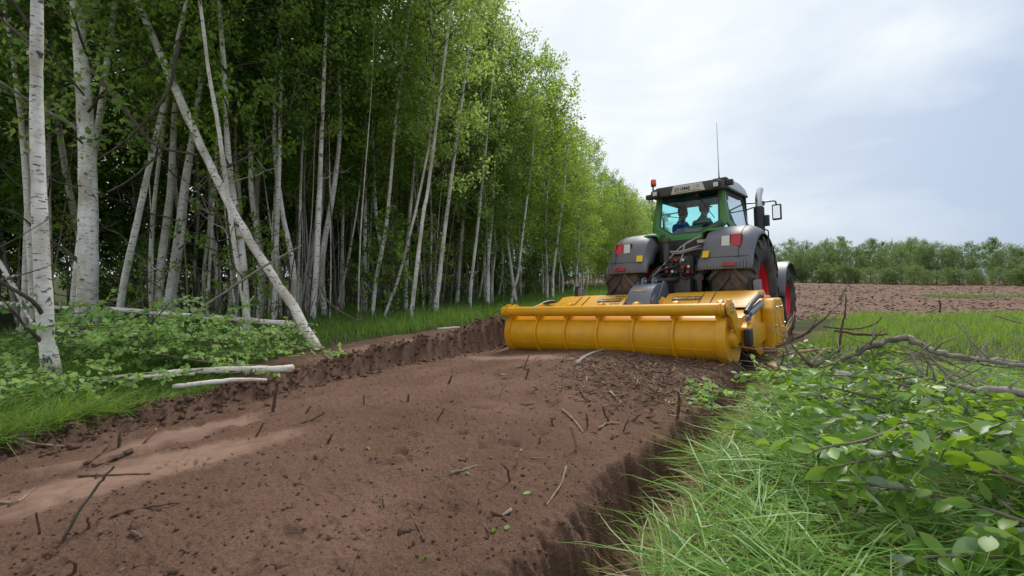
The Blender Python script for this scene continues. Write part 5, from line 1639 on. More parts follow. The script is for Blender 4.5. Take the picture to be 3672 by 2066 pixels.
bough("willow_bough", "nearest willow bough with large glossy leaves at the lower right corner", "branch", spray(2.45, 1.95, .72, .58, 32, 195, 40, .70, (.10, .46), 41), WLEAF, M['willow'], .092, 290, 411, leaf_every=.85)
bough("willow_bough", "willow bough with broad leaves heaped below the grey log", "branch", spray(2.95, 2.95, .85, .5, 30, 190, 45, .8, (.08, .48), 42), WLEAF, M['willow'], .084, 250, 421, leaf_every=.85)
bough("willow_bough", "small leaved bough flattened on the grass between soil edge and log", "branch", spray(2.35, 3.75, .75, .55, 22, 200, 60, .6, (.05, .20), 43), BLEAF, M['leaf_cut'], .062, 200, 431, gap=.03)
bough("willow_bough", "leafy bough pushed up against the mulcher's right end", "branch", spray(4.1, 5.55, .6, .5, 32, 100, 60, .6, (.05, .34), 44, .45), WLEAF, M['willow'], .09, 180, 441)
bough("willow_bough", "leafy bough lying right of the bent brown branch", "branch", spray(4.3, 4.5, 1.0, .5, 22, 170, 60, .7, (.05, .20), 45, .3), WLEAF, M['willow'], .085, 100, 451)
bough("willow_twig", "small twig of pale leaves overhanging the soil by the roller's right end", "branch", [[tuple(at(2640, 1400, 4.3)), tuple(at(2580, 1400, 4.25)), tuple(at(2540, 1420, 4.2)), tuple(at(2500, 1440, 4.15))], [tuple(at(2560, 1480, 4.0)), tuple(at(2520, 1470, 4.0)), tuple(at(2470, 1500, 3.95)), tuple(at(2440, 1490, 3.95))]], WLEAF, M['willow'], .065, 40, 461, side=2)
bough("cut_birch_top", "heap of cut birch twigs around the nearest birch's foot", "branch", spray(-5.5, 5.75, 1.35, .55, 64, 20, 60, .75, (.05, .72), 51, .5), BLEAF, M['leaf_cut'], .074, 290, 511, 'twig', gap=.036)
bough("cut_birch_top", "cut birch twigs lying behind the longest white log", "branch", spray(-3.9, 5.9, 1.0, .55, 52, 10, 60, .75, (.05, .52), 52, .4), BLEAF, M['leaf_cut'], .063, 290, 521, 'twig', gap=.036)
bough("cut_birch_top", "taller cut birch sprays standing up behind the nearest birch", "branch", spray(-5.3, 6.2, 1.5, .5, 22, 30, 80, .7, (.15, .55), 56, 1.5), BLEAF, M['leaf_cut'], .072, 150, 561, 'twig', gap=.036)
bough("cut_birch_top", "cut birch twigs draped over the white logs", "branch", spray(-4.2, 4.95, .7, .25, 8, 0, 70, .55, (.08, .26), 53, .3), BLEAF, M['leaf_cut'], .062, 200, 531, 'twig', gap=.036)
bough("cut_birch_top", "low cut birch twigs at the frame's left edge below the heap", "branch", spray(-5.3, 4.15, .8, .35, 30, 10, 60, .6, (.04, .26), 54, .3), BLEAF, M['leaf_cut'], .066, 200, 541, 'twig', gap=.036)

BR = [
    ("bent_branch", [(2962, 1316, 5.2), (3030, 1285, 5.25), (3100, 1250, 5.3), (3190, 1222, 5.35), (3249, 1208, 5.4)], [17, 19, 20, 21, 20], 'willowbark', "thick brown branch rising to a sharp bend right of the mulcher"),
    ("bent_branch", [(3249, 1208, 5.4), (3310, 1235, 5.3), (3370, 1262, 5.2), (3460, 1282, 5.1), (3560, 1290, 5.0), (3720, 1300, 4.9)], [20, 20, 19, 18, 17, 16], 'greytwig', "grey half of the bent branch sloping down to the right edge"),
    ("willow_log", [(2772, 1312, 5.0), (2860, 1328, 4.95), (2960, 1336, 4.9), (3060, 1342, 4.85)], [30, 28, 24, 20], 'willowbark', "brown butt of a log half buried in leaves near the roller's end"),
    ("willow_log", [(3000, 1342, 4.6), (3150, 1350, 4.55), (3300, 1362, 4.5), (3412, 1380, 4.45), (3560, 1396, 4.4), (3740, 1412, 4.3)], [20, 24, 27, 28, 30, 31], 'greytwig', "long grey log lying across the right edge below the bent branch"),
    ("willow_log", [(3420, 1275, 5.0), (3560, 1300, 4.9), (3740, 1322, 4.8)], [10, 13, 15], 'greytwig', "straight grey pole just under the bent branch at the right edge"),
    ("willow_log", [(3210, 1335, 4.2), (3310, 1372, 4.0), (3400, 1420, 3.8), (3540, 1480, 3.6), (3740, 1560, 3.4)], [12, 15, 17, 18, 18], 'greytwig', "grey limb sloping down from the long log to the right edge"),
    ("grey_twig", [(3250, 1330, 3.7), (3270, 1345, 3.6), (3200, 1440, 3.4), (3135, 1520, 3.2), (3122, 1580, 3.1), (3130, 1640, 3.05)], [9, 9, 9, 8, 7, 4], 'greytwig', "forked pale twig hanging down from the long grey log"),
    ("grey_twig", [(3240, 1345, 3.6), (3215, 1460, 3.4), (3195, 1540, 3.3), (3200, 1610, 3.2)], [6, 6, 6, 3], 'greytwig', "thin pale twig hanging beside the forked twig"),
    ("grey_twig", [(2790, 1385, 3.9), (2880, 1408, 3.85), (2990, 1435, 3.8), (3080, 1440, 3.8), (3210, 1400, 3.7)], [5, 6, 6, 7, 8], 'twig', "long thin dark twig lying over the flattened bough"),
    ("grey_twig", [(3310, 1262, 4.9), (3325, 1300, 4.8), (3345, 1330, 4.7), (3365, 1370, 4.5)], [8, 8, 7, 5], 'twig', "short dark twig below the bend's right half"),
    ("brush_stick", [(2780, 1245, 5.6), (2850, 1215, 5.6), (2910, 1180, 5.6), (2975, 1128, 5.6)], [12, 11, 9, 5], 'rootwood', "dark slanting stick beside the mulcher's right end"),
    ("brush_stick", [(3005, 1275, 5.5), (3015, 1200, 5.5), (3030, 1120, 5.5), (3033, 1055, 5.5)], [8, 8, 6, 4], 'rootwood', "upright reddish stick left of the branch bend"),
    ("brush_stick", [(2990, 1185, 6.0), (3060, 1196, 5.9), (3130, 1202, 5.8), (3185, 1196, 5.8)], [9, 9, 9, 6], 'rootwood', "brown forked stick above the bent branch"),
    ("brush_stick", [(2950, 1170, 5.9), (3050, 1180, 5.8), (3130, 1165, 5.8), (3165, 1135, 5.8)], [6, 6, 5, 3], 'twig', "thin dark stick arching above the brown forked stick"),
    ("brush_stick", [(2790, 1275, 5.3), (2880, 1262, 5.3), (2990, 1250, 5.2)], [10, 9, 6], 'chips', "split orange brown stick among the leaves by the mulcher"),
    ("brush_stick", [(2880, 1330, 5.1), (2920, 1290, 5.1), (2960, 1250, 5.1)], [7, 10, 8], 'chips', "torn pale splinter standing among the leaves by the mulcher"),
    ("brush_stick", [(2812, 1240, 5.7), (2816, 1200, 5.7), (2808, 1170, 5.7)], [14, 17, 8], 'fresh', "torn orange stub at the mulcher's lower right corner"),
    ("brush_stick", [(3560, 1130, 11), (3610, 1145, 10.8), (3665, 1160, 10.5)], [4, 5, 4], 'deadwood', "pale stick lying on the field's near edge at the right"),
    ("brush_stick", [(3012, 1075, 14), (3022, 1050, 14), (3033, 1030, 14)], [9, 8, 6], 'deadwood', "pale stake sticking out of the field right of the tractor"),
    ("brush_stick", [(3370, 1120, 12), (3372, 1090, 12), (3368, 1075, 12)], [6, 6, 4], 'rootwood', "dark stub standing at the field's near edge"),
    ("brush_stick", [(3508, 1050, 20), (3518, 1035, 20), (3520, 1028, 20)], [9, 8, 6], 'deadwood', "pale tilted stump out in the field at the right"),
]
for nm, pts, w, m_, lab in BR:
    o_, P_, r_ = stem_obj(nm, pts, w, m_, lab, "branch", None, 10, 5, .16, True)
    if max(w) > 11:
        rk = random.Random(len(lab))
        for q in range(5):
            i = rk.randrange(2, len(P_) - 2); a = rk.uniform(-.5, 3.6); L_ = rk.uniform(.10, .55)
            d_ = np.array([rk.uniform(-.8, .8), rk.uniform(-.7, .4), rk.uniform(.1, 1.0)]); d_ /= np.linalg.norm(d_)
            C = [P_[i], P_[i] + d_ * L_ * .5 + np.array([rk.uniform(-.03, .03), 0, rk.uniform(-.02, .03)]), P_[i] + d_ * L_ + np.array([rk.uniform(-.06, .06), 0, rk.uniform(-.03, .05)])]
            Geo().tube(C, [r_[i] * .45, r_[i] * .3, .003], 6).build("side_branch", M[m_], o_)

# tangle of fine twigs in the brush
tw = random.Random(77)
for q in range(90):
    u = tw.random()
    px_, py_ = 2660 + 900 * u + tw.uniform(-40, 40), 1215 + 190 * tw.random() + 60 * u
    d = 5.7 - 1.6 * (py_ - 1200) / 250
    p0 = at(px_, py_, d); g0 = hgt(p0.x, p0.y); p0.z = max(g0 + .02, min(p0.z, g0 + .35))
    a, L_ = tw.uniform(-.9, 4.0), tw.uniform(.25, .9); up = tw.uniform(-.05, .55)
    dv = Vector((math.cos(a), math.sin(a) * .6, up)).normalized() * L_
    C = [np.zeros(3)] + [np.array(dv) * t + np.array([tw.uniform(-.025, .025), tw.uniform(-.02, .02), tw.uniform(-.02, .02)]) for t in (.35, .7, 1)]
    o = Geo().tube(C, [tw.uniform(.004, .008), .005, .004, .002], 5).build("brush_twig", M[tw.choice(['twig', 'greytwig', 'deadwood', 'rootwood'])], None, loc=p0)
    tag(o, "fine loose twig in the tangle of brush right of the mulcher", "twig", "fine twigs in the brush")

# ------------------------------------------------------------------ sticks and litter on the strip
A = lambda x, y: (1200 + x / 1.776, 1250 + y / 1.776)
B = lambda x, y: (x / 1.84, 1300 + y / 1.84)
STICKS = [  # points, width px, upright?, bark, label or None
    ([A(1235, 125), A(1220, 195)], 8, 1, 'rootwood', None), ([A(1103, 195), A(1075, 250), A(1045, 310)], 9, 1, 'chips', None),
    ([A(1450, 395), A(1520, 460), A(1585, 545)], 8, 0, 'deadwood', "straight pale stick lying midway to the roller"),
    ([A(1508, 488), A(1520, 560), A(1545, 655)], 12, 1, 'chips', "upright split stick in the middle of the strip's right half"),
    ([A(1680, 515), A(1740, 485), A(1810, 488)], 10, 0, 'deadwood', "bent grey stick lying near the strip's right edge"),
    ([A(745, 798), A(830, 780), A(905, 752)], 10, 0, 'deadwood', "pale peeled stick lying in the middle of the foreground soil"),
    ([A(1188, 645), A(1165, 690), A(1150, 740)], 13, 1, 'chips', "short split stick standing beside the dark root knot"),
    ([A(1250, 705), A(1375, 710)], 5, 0, 'deadwood', "thin straight straw coloured stick right of the dark root knot"),
    ([A(1475, 758), A(1440, 880), A(1350, 1005)], 7, 0, 'deadwood', "long grey bent stick near the strip's broken right flank"),
    ([A(485, 1070), A(530, 1150), A(570, 1240)], 10, 0, 'rootwood', "brown stick lying in the lower middle of the soil"),
    ([A(2188, 275), A(2195, 350), A(2185, 435)], 12, 1, 'rootwood', "tall dark stick standing at the strip's right edge"),
    ([A(1967, 130), A(1955, 220), A(1943, 300)], 9, 1, 'chips', "pale upright splinter in front of the roller's right half"),
    ([A(1535, 108), A(1600, 60), A(1715, 14)], 14, 0, 'greytwig', "grey crooked stick lying right in front of the roller"),
    ([A(1710, 365), A(1720, 420), A(1748, 465)], 9, 1, 'rootwood', None), ([A(1872, 448), A(1840, 525)], 8, 1, 'rootwood', None),
    ([A(1890, 468), A(1950, 418)], 10, 1, 'rootwood', None), ([A(1060, 735), A(1100, 770), A(1115, 845)], 10, 1, 'rootwood', None),
    ([A(745, 165), A(730, 222)], 9, 1, 'rootwood', None), ([A(472, 290), A(465, 342)], 10, 1, 'rootwood', None),
    ([A(158, 1275), A(130, 1350), A(108, 1445)], 6, 1, 'deadwood', "thin straw stalk standing in the lower left of the foreground"),
    ([A(560, 982), A(540, 1025)], 8, 1, 'rootwood', None), ([A(1122, 1035), A(1072, 1078)], 11, 0, 'deadwood', None), ([A(945, 1120), A(990, 1190)], 10, 0, 'rootwood', None),
    ([A(1605, 415), A(1612, 500)], 9, 1, 'rootwood', None), ([A(1380, 440), A(1388, 495)], 9, 1, 'rootwood', None), ([A(1310, 560), A(1300, 610)], 8, 1, 'rootwood', None),
    ([A(305, 955), A(312, 1010)], 7, 1, 'rootwood', None), ([A(920, 950), A(915, 995)], 6, 1, 'rootwood', None), ([A(1560, 260), A(1600, 330)], 7, 0, 'rootwood', None),
    ([A(1830, 220), A(1790, 390)], 9, 1, 'chips', None), ([A(1750, 280), A(1830, 360)], 7, 0, 'chips', None), ([A(1450, 150), A(1445, 275)], 5, 1, 'deadwood', None),
    ([A(1240, 40), A(1205, 130)], 6, 1, 'rootwood', None), ([A(1755, 580), A(1880, 540)], 6, 0, 'rootwood', None), ([A(700, 380), A(655, 455)], 8, 1, 'rootwood', None),
    ([B(412, 1180), B(515, 1000), B(640, 820), B(700, 740), B(762, 680)], 12, 1, 'willowbark', "long tapering stem slanting over the smooth soil at the lower left"),
    ([B(-20, 505), B(110, 540), B(240, 556), B(430, 560)], 9, 0, 'deadwood', "pale curved root along the grass edge at the left"),
    ([B(1838, 118), B(1815, 230), B(1800, 330)], 13, 1, 'rootwood', "dark upright stub at the strip's left edge below the logs"),
    ([B(690, 570), B(620, 640), B(545, 700)], 17, 0, 'rootwood', "dark torn root left of the smooth soil patch"),
    ([B(872, 598), B(740, 655), B(620, 692)], 19, 0, 'rootwood', "thick dark torn root above the smooth soil patch"),
    ([B(525, 752), B(700, 750), B(992, 740)], 8, 0, 'rootwood', "straight dark stick lying level on the smooth soil patch"),
    ([B(735, 1032), B(870, 990), B(960, 965), B(1190, 945)], 11, 0, 'rootwood', "dark root along the lower rim of the smooth soil patch"),
    ([B(1032, 440), B(948, 532)], 11, 1, 'chips', None), ([B(800, 462), B(785, 560)], 14, 1, 'rootwood', None),
    ([B(758, 1042), B(768, 1222)], 6, 1, 'deadwood', "upright yellow straw below the smooth soil patch"), ([B(580, 1010), B(592, 1112)], 14, 1, 'rootwood', None),
    ([B(240, 988), B(262, 1142)], 10, 1, 'rootwood', None), ([B(450, 1290), B(490, 1320), B(488, 1405)], 13, 1, 'rootwood', "hooked dark root at the bottom edge near the left corner"),
    ([B(1740, 395), B(1690, 490)], 10, 1, 'rootwood', None), ([B(1985, 405), B(2060, 380), B(2145, 328)], 10, 1, 'rootwood', None),
    ([B(2195, 468), B(2165, 535)], 11, 1, 'rootwood', None), ([B(2172, 570), B(2120, 650)], 8, 1, 'chips', None), ([B(0, 930), B(120, 925), B(230, 835)], 8, 0, 'deadwood', None),
    ([B(2400, 215), B(2402, 280)], 7, 1, 'rootwood', None), ([B(2055, 290), B(2030, 320)], 9, 1, 'rootwood', None), ([B(870, 1130), B(930, 1180)], 15, 0, 'rootwood', None),
]
for k, (pts, w, upr, m_, lab) in enumerate(STICKS):
    if upr:
        lowest = max(pts, key=lambda q: q[1]); g0 = on_ground(*lowest); d = g0.y
        W = [np.array(at(x, y, d - .10 * (lowest[1] - y) / 300)) for x, y in pts]
        if pts[0][1] < pts[-1][1]: W = W[::-1]
        W = [W[0] + np.array([0, 0, -.04])] + W
    else:
        W = [np.array(on_ground(x, y)) + np.array([0, 0, w * .5 * on_ground(x, y).y / F_PX * .8]) for x, y in pts]
        d = W[0][1]
    P = spline(W, 4); r_ = w * d / F_PX / 2
    rg = np.random.default_rng(k)
    P = P + rg.normal(size=P.shape) * r_ * .25
    rad = r_ * np.linspace(1.1, .65, len(P)) * (1 + rg.normal(size=len(P)) * .12)
    V, F = tube(P - P[0], rad, 6)
    o = link("stick", mesh("stick", V, F, M[m_], False), None, P[0])
    if lab: tag(o, lab, "stick", "sticks on the tilled strip")
    else: tag(o, "short broken stub poking out of the tilled soil" if upr else "short broken stick lying on the tilled soil", "stick", "broken stubs in the tilled soil" if upr else "short sticks on the tilled soil")


def lumps(name, label, cat, P, S, mt, seed, stretch=None, az=None, tiltz=.4):
    """Many angular crumbs as one heap of stuff."""
    rng = np.random.default_rng(seed)
    n = len(P)
    V0 = np.array([(1, 0, 0), (-1, 0, 0), (0, 1, 0), (0, -1, 0), (0, 0, .8), (0, 0, -.8)], float)
    F0 = np.array([(0, 2, 4), (2, 1, 4), (1, 3, 4), (3, 0, 4), (2, 0, 5), (1, 2, 5), (3, 1, 5), (0, 3, 5)])
    V = V0[None] * rng.uniform(.5, 1.2, (n, 6, 1)) + rng.normal(size=(n, 6, 3)) * .12
    if stretch is not None: V = V * np.array(stretch)
    a = rng.uniform(0, 6.28, n) if az is None else az
    t = rng.normal(size=n) * tiltz
    ca, sa, ct, st = np.cos(a), np.sin(a), np.cos(t), np.sin(t)
    x = V[..., 0] * ct[:, None] - V[..., 2] * st[:, None]; z = V[..., 0] * st[:, None] + V[..., 2] * ct[:, None]
    X = x * ca[:, None] - V[..., 1] * sa[:, None]; Y = x * sa[:, None] + V[..., 1] * ca[:, None]
    W = np.stack([X, Y, z], -1) * S[:, None, None] + P[:, None]
    F = (F0[None] + (np.arange(n) * 6)[:, None, None]).reshape(-1, 3)
    o = link(name, mesh(name, W.reshape(-1, 3), F.astype(np.int32), mt, False))
    tag(o, label, cat, kind="stuff")
    return o


def strip_points(n, seed, y0=1.4, y1=9.0, power=1.6):
    rng = np.random.default_rng(seed)
    y = y0 + (y1 - y0) * rng.random(n) ** power
    x = rng.uniform(-1.2, .75, n) * y + .0
    ok = ((x - x_right(y)) * .79 < .22) & ((x_left(y) - x) * .8 < .1)
    ok |= ((x - x_old(y)) > 0) & (x < x_right(y)) & (y > 4.8)
    lx, ly = tr_local(x, y); ok &= ~((ly > -2.4) & (np.abs(lx + .3) < 2.2))
    x, y = x[ok], y[ok]
    p = pressed(x, y); ok = rng.random(len(x)) > p * 1.3
    return x[ok], y[ok], rng


x, y, rng = strip_points(9000, 61, 1.3, 8.5, 1.7)
sz = .003 + .011 * rng.random(len(x)) ** 3.5
lumps("soil_crumbs", "loose crumbs and small clods covering the tilled soil", "soil crumbs", np.column_stack([x, y, height(x, y) + sz * .3]), sz, M['soil'], 62)
# larger clods along the broken left wall and flank
rng = np.random.default_rng(63)
y = rng.uniform(3.4, 10.3, 3400); x = x_left(y) - rng.normal(.10, .18, 3400)
sz = .006 + .040 * rng.random(3400) ** 3.2
lumps("soil_clods", "dark clods lying along the wall of loose soil left of the strip", "clods", np.column_stack([x, y, height(x, y) + sz * .2]), sz, M['soil'], 64)
# crumbled edge of the right flank and clods of many sizes on the bed
y = 1.3 + 5.0 * rng.random(1900) ** 1.2; x = x_right(y) + np.abs(rng.normal(.22, .20, 1900)) / .79
sz = .003 + .020 * rng.random(1900) ** 3.0
lumps("flank_crumbs", "clods fallen from the broken right flank into the trench", "clods", np.column_stack([x, y, height(x, y) + sz * .1]), sz, M['soil'], 78, (1, 1, .6))
x, y, rng = strip_points(520, 79, 1.3, 8.5, 1.3)
sz = .012 + .030 * rng.random(len(x)) ** 2.6
lumps("bed_clods", "larger clods lying here and there on the tilled bed", "clods", np.column_stack([x, y, height(x, y) - sz * .1]), sz, M['soil'], 80, (1, 1, .7))
# slivers of shredded wood in front of the roller
rng = np.random.default_rng(65)
n = 3400
pxs = rng.normal(2360, 190, n); pys = 1296 + np.abs(rng.normal(0, 95, n)) + (2380 - pxs) * -.03
zz = .20; dy = (CAM_H - zz) * F_PX / (pys - YH)
x, y = (pxs - CX) / F_PX * dy, dy
ok = (x - x_right(y) < .15) & (y > 2) & (y < 7.6); lx, ly = tr_local(x, y); ok &= (ly < -2.45)
x, y = x[ok], y[ok]; n = len(x)
sz = .018 + .075 * rng.random(n) ** 2.0
hz_ = height(x, y) + .008; q = rng.random(n) < .30
lumps("wood_chips", "shredded pale wood slivers strewn in front of the roller's right half", "wood chips", np.column_stack([x, y, hz_])[q], sz[q], M['chips'], 66, (1, .13, .09), None, .32)
lumps("root_shreds", "dark torn root shreds strewn in front of the roller's right half", "root shreds", np.column_stack([x, y, hz_])[~q], sz[~q] * 1.15, M['rootwood'], 76, (1, .13, .10), None, .45)
x, y, rng = strip_points(900, 67, 1.3, 8.0, 1.5)
sz = .006 + .026 * rng.random(len(x)) ** 2.4
lumps("wood_splinters", "small dark splinters scattered over the tilled soil", "splinters", np.column_stack([x, y, height(x, y) + .004]), sz, M['rootwood'], 68, (1, .12, .10), None, .4)
x, y, rng = strip_points(420, 69, 1.3, 7.0, 1.4)
sz = .005 + .018 * rng.random(len(x)) ** 2.0
lumps("straw_bits", "pale straw bits scattered over the tilled soil", "straw", np.column_stack([x, y, height(x, y) + .004]), sz, M['deadwood'], 70, (1, .12, .08), None, .3)
# torn litter at the leaning trunk's foot and along the old strip
rng = np.random.default_rng(71)
pxs = rng.normal(1120, 75, 520); pys = rng.normal(1270, 28, 520)
dy = (CAM_H - .2) * F_PX / np.maximum(pys - YH, 150); x = (pxs - CX) / F_PX * dy
sz = .012 + .05 * rng.random(520) ** 2
lumps("bark_litter", "torn bark and wood litter around the leaning trunk's foot", "litter", np.column_stack([x, dy, height(x, dy) + .01]), sz, M['chips'], 72, (1, .16, .10), None, .35)
# clods and woody bits out on the field
rng = np.random.default_rng(73)
y = 12.5 + 60 * rng.random(9000) ** 1.7; x = y * rng.uniform(.45, 1.22, 9000)
ok = field_mask(x, y) > .5; x, y = x[ok], y[ok]
sz = (.02 + .085 * rng.random(len(x)) ** 2.5) * np.interp(y, [12, 60], [.9, 1.9])
lumps("field_clods", "brown clods turned up all over the ploughed field", "clods", np.column_stack([x, y, height(x, y) + sz * .15]), sz, M['field'], 74, (1, 1, .55))
y = 13 + 50 * rng.random(800) ** 1.5; x = y * rng.uniform(.45, 1.22, 800)
ok = field_mask(x, y) > .5; x, y = x[ok], y[ok]
sz = (.05 + .16 * rng.random(len(x)) ** 2) * np.interp(y, [12, 60], [.8, 2.0])
lumps("field_wood", "pale shredded wood scattered on the ploughed field", "wood chips", np.column_stack([x, y, height(x, y) + .03]), sz, M['deadwood'], 75, (1, .10, .07), None, .3)
# loose leaves dropped on the soil
for k, (px_, py_) in enumerate([(1312, 1610), (1500, 1620), (1762, 1655), (1568, 1717), (1248, 1857), (1812, 1908), (1768, 1923), (1535, 2003), (1905, 1770), (1670, 1700)]):
    p = on_ground(px_, py_)
    o = link("fallen_leaf", WLEAF[k % 3], None, p + Vector((0, 0, .008)), (random.uniform(-.3, .3), random.uniform(-.3, .3), random.uniform(0, 6.28)), (.045,) * 3)
    tag(o, "small green leaf dropped on the open tilled soil", "leaf", "leaves dropped on the soil")


# ------------------------------------------------------------------ grass
def blades(name, label, x, y, L, lean, az, width, mt, seed, droop=.35, lift=0.0, zoff=None, bend=.12):
    rng = np.random.default_rng(seed)
    n = len(x)
    base = np.column_stack([x, y, height(x, y) - .01 + (zoff if zoff is not None else 0)])
    h = np.column_stack([np.cos(az), np.sin(az), np.zeros(n)]); s = np.column_stack([-np.sin(az), np.cos(az), np.zeros(n)])
    tw = rng.uniform(-.9, .9, n); s = s * np.cos(tw)[:, None] + np.array([0, 0, 1.0]) * np.sin(tw)[:, None]
    bn_ = rng.normal(size=n) * bend; sd_ = np.column_stack([-np.sin(az), np.cos(az), np.zeros(n)])
    V = np.zeros((n, 7, 3))
    for k, (t, w) in enumerate(((0, .8), (.38, 1.0), (.74, .72), (1.0, 0))):
        c = base + h * (L * np.sin(lean) * t ** 1.15)[:, None] + sd_ * (L * bn_ * t * t)[:, None]
        c[:, 2] += L * (np.cos(lean) * t - droop * rng.uniform(.3, 1.2, n) * t * t) if k else 0
        if lift is not None: c[:, 2] = np.maximum(c[:, 2], base[:, 2] - .03 - .10 * t)
        if k < 3:
            V[:, k * 2] = c - s * (width * w / 2)[:, None]; V[:, k * 2 + 1] = c + s * (width * w / 2)[:, None]
        else: V[:, 6] = c
    F0 = np.array([(0, 1, 3), (0, 3, 2), (2, 3, 5), (2, 5, 4), (4, 5, 6)])
    F = (F0[None] + (np.arange(n) * 7)[:, None, None]).reshape(-1, 3)
    o = link(name, mesh(name, V.reshape(-1, 3), F.astype(np.int32), mt, False))
    tag(o, label, "grass", kind="stuff")
    return o


rng = np.random.default_rng(80)
# flattened long grass on the bank to the right
n = 36000
y = 1.15 + 4.9 * rng.random(n) ** 1.35; x = x_right(y) + (.32 + .24 * fbm(y * 2.2, y * 0 + 3, 8, 3)) / .79 + 2.9 * rng.random(n) ** 1.2
ok = (x < 1.7 * y + 1.2); x, y = x[ok], y[ok]; n = len(x)
fld_ = fbm(x * 1.6, y * 1.6, 5, 2) * 9 + fbm(x * 5, y * 5, 9, 2) * 3
az = 2.6 + fld_ - 6 + rng.normal(size=n) * .7
edge = (x - x_right(y)) * .79 < .75
az = np.where(edge & (np.cos(az) < -.2) & (rng.random(n) < .75), az + math.pi, az)
blades("flattened_grass", "long flattened grass covering the bank right of the soil strip", x, y, rng.uniform(.14, .50, n), rng.uniform(1.22, 1.68, n), az, rng.uniform(.003, .0085, n), M['hay'], 81, .16, zoff=rng.random(n) ** 1.2 * (.10 + .16 * fbm(x * 3, y * 3, 19, 2)), bend=.4)
n = 5500
y = 1.15 + 4.5 * rng.random(n) ** 1.2; x = x_right(y) + .46 / .79 + 2.0 * rng.random(n) ** 1.8
blades("dry_grass", "dry straw lying between the flattened grass on the bank", x, y, rng.uniform(.12, .40, n), rng.uniform(1.1, 1.5, n), rng.uniform(0, 6.28, n), rng.uniform(.002, .004, n), M['straw'], 82, .2, zoff=rng.random(n) * .13)
# broad weed leaves and scraps of foliage between the flattened blades
n = 2600
y = 1.2 + 4.6 * rng.random(n) ** 1.2; x = x_right(y) + (.55 + .2 * rng.random(n)) / .79 + 2.2 * rng.random(n) ** 1.1
D = rng.normal(size=(n, 3)); D[:, 2] *= .35
Pw = np.column_stack([x, y, height(x, y) + .02 + .15 * rng.random(n)])
for k in range(3):
    o = link("weed_leaves", scatter_mesh("weed_leaves", (WLEAF + BLEAF)[(1, 3, 5)[k]], leaf_frames(D[k::3], rng, .7), .03 + .05 * rng.random(len(D[k::3])) ** 2, Pw[k::3], M['leaf_cut' if k else 'willow']))
    o.data.materials.clear(); o.data.materials.append(M['leaf_cut' if k else 'willow'])
    tag(o, "loose weed leaves mixed into the flattened grass", "weeds", kind="stuff")
# field verge beyond the brush
n = 68000
y = 4.0 + 11.5 * rng.random(n) ** 1.1; x = x_right(y) + .6 + 19 * rng.random(n) ** 1.15
lx, ly = tr_local(x, y)
dens = fbm(x * .7, y * .7, 33, 3)
ok = (x < 1.7 * y + 1.5) & (field_mask(x, y) < .35) & (dens + .25 * (rng.random(n) - .5) > .46) & ~((lx > -2.4) & (lx < 1.6) & (ly > -3.0) & (ly < 4.2))
x, y = x[ok], y[ok]; n = len(x)
blades("verge_grass", "fresh green grass between the brush and the ploughed field", x, y, rng.uniform(.16, .46, n), rng.uniform(.1, .75, n), rng.uniform(0, 6.28, n), rng.uniform(.005, .010, n), M['grass'], 83, .3)
# lush grass left of the strip
n = 20000
y = 2.9 + 3.7 * rng.random(n); x = x_left(y) - .16 / .8 - 3.4 * rng.random(n) ** 1.2
ok = (x > -1.3 * y - .6) & ~((y > 4.7) & (x > x_old(y) - .05)); x, y = x[ok], y[ok]; n = len(x)
az = .35 + rng.normal(size=n) * .8
Lg = rng.uniform(.18, .55, n) * np.where((x > -4.6) & (y > 4.2), .38, 1.0)
blades("long_grass", "long lush grass bending over the strip's left edge", x, y, Lg, rng.uniform(.4, 1.3, n), az, rng.uniform(.004, .008, n), M['grass'], 84, .45)
# grass along and inside the wood
n = 62000
y = 5.8 + 22 * rng.random(n) ** 1.25; xo = np.where(y < 14, x_old(y) - .1, x_wood(y) + 6)
x = xo - (xo - (x_wood(y) - 7)) * rng.random(n) ** 1.0
lx, ly = tr_local(x, y)
ok = (x > -1.25 * y) & ~((np.abs(lx + .3) < 2.4) & (ly > -3.0) & (ly < 5)); x, y = x[ok], y[ok]; n = len(x)
dens = fbm(x * .6, y * .6, 37, 3); ok = dens + .5 * (rng.random(n) - .5) > .36; x, y = x[ok], y[ok]; n = len(x)
blades("wood_edge_grass", "green grass growing along the edge of the birch wood", x, y, rng.uniform(.18, .52, n) * np.interp(y, [5, 25], [.9, 1.1]), rng.uniform(.05, .8, n), rng.uniform(0, 6.28, n), rng.uniform(.005, .010, n) * np.interp(y, [6, 25], [1, 2.0]), M['grass'], 85, .3)
n = 22000
y = 22 + 70 * rng.random(n) ** 1.2; x = x_wood(y) + rng.uniform(-3, 5.5, n)
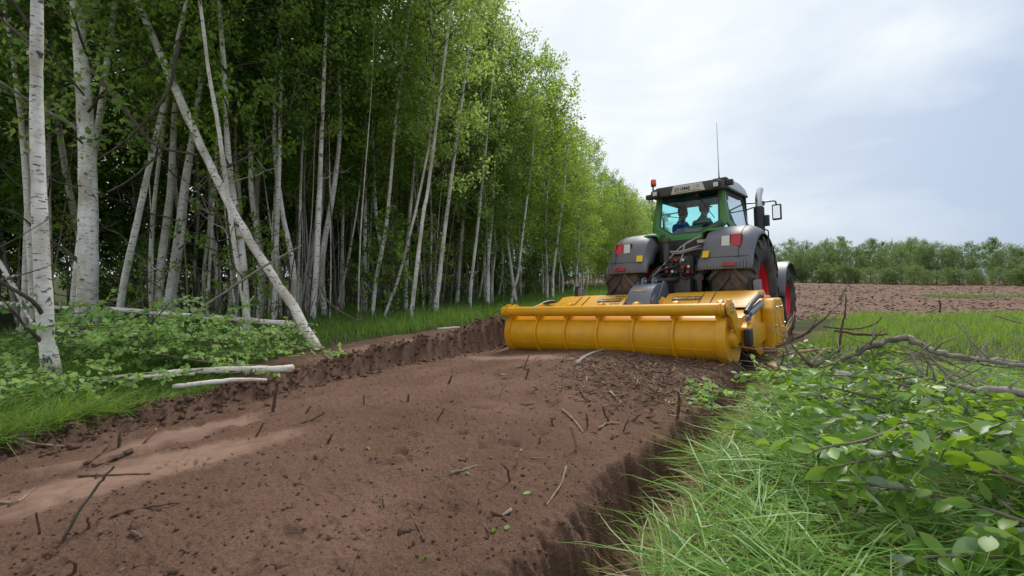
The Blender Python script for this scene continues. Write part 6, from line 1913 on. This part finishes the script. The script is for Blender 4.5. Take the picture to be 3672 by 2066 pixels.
blades("far_grass", "grass strip running along the wood's far edge", x, y, rng.uniform(.25, .6, n), rng.uniform(.05, .7, n), rng.uniform(0, 6.28, n), rng.uniform(.02, .04, n), M['grass'], 86, .3)
n = 30000
y = 14 + 75 * rng.random(n) ** 1.3; x = y * rng.uniform(.42, 1.22, n)
ok = (field_mask(x, y) < .3) & (x > x_wood(y) + 3); x, y = x[ok], y[ok]; n = len(x)
blades("field_grass", "grass patches left between the clods of the field", x, y, rng.uniform(.15, .35, n), rng.uniform(.1, .9, n), rng.uniform(0, 6.28, n), rng.uniform(.010, .022, n), M['grass'], 87, .3)
# single arching blades in the lower left corner
for pts, w_, lab in (([(240, 1165), (330, 1160), (440, 1200), (550, 1310)], 9, "single green grass blade arching over the soil at the lower left"), ([(-10, 1345), (60, 1335), (110, 1370), (145, 1409)], 9, "short green grass blade curling in the bottom left corner")):
    d0 = 2.15
    W = [np.array(at(*B(a, b), d0)) for a, b in pts]; P = spline(W, 4)
    n = len(P); w = np.sin(np.linspace(.25, math.pi, n)) * w_ * d0 / F_PX / 2
    Vb = np.concatenate([P + np.column_stack([w * .3, w * .3, w]), P - np.column_stack([w * .3, w * .3, w])]); Fb = [(i, i + 1, n + i + 1, n + i) for i in range(n - 1)]
    o = link("grass_blade", mesh("grass_blade", Vb - P[0], Fb, M['grass'], True), None, P[0]); tag(o, lab, "grass blade")
# small dandelion-like bloom in the flattened grass
fl = on_ground(2742, 1945, .12)
e = empty("yellow_flower", fl); tag(e, "small yellow flower in the flattened grass near the bottom edge", "flower")
g = Geo()
for k in range(9):
    a = k * .698; g.add([(0, 0, 0), (.012 * math.cos(a - .3), .012 * math.sin(a - .3), .005), (.022 * math.cos(a), .022 * math.sin(a), .004), (.012 * math.cos(a + .3), .012 * math.sin(a + .3), .005)], [(0, 1, 2, 3)])
g.build("petal_ring", mat("yellow_petal", (.75, .50, .02), .6), e)
Geo().tube([(0, 0, 0), (.01, .02, -.12)], .0025, 5).build("stalk", M['grass'], e)
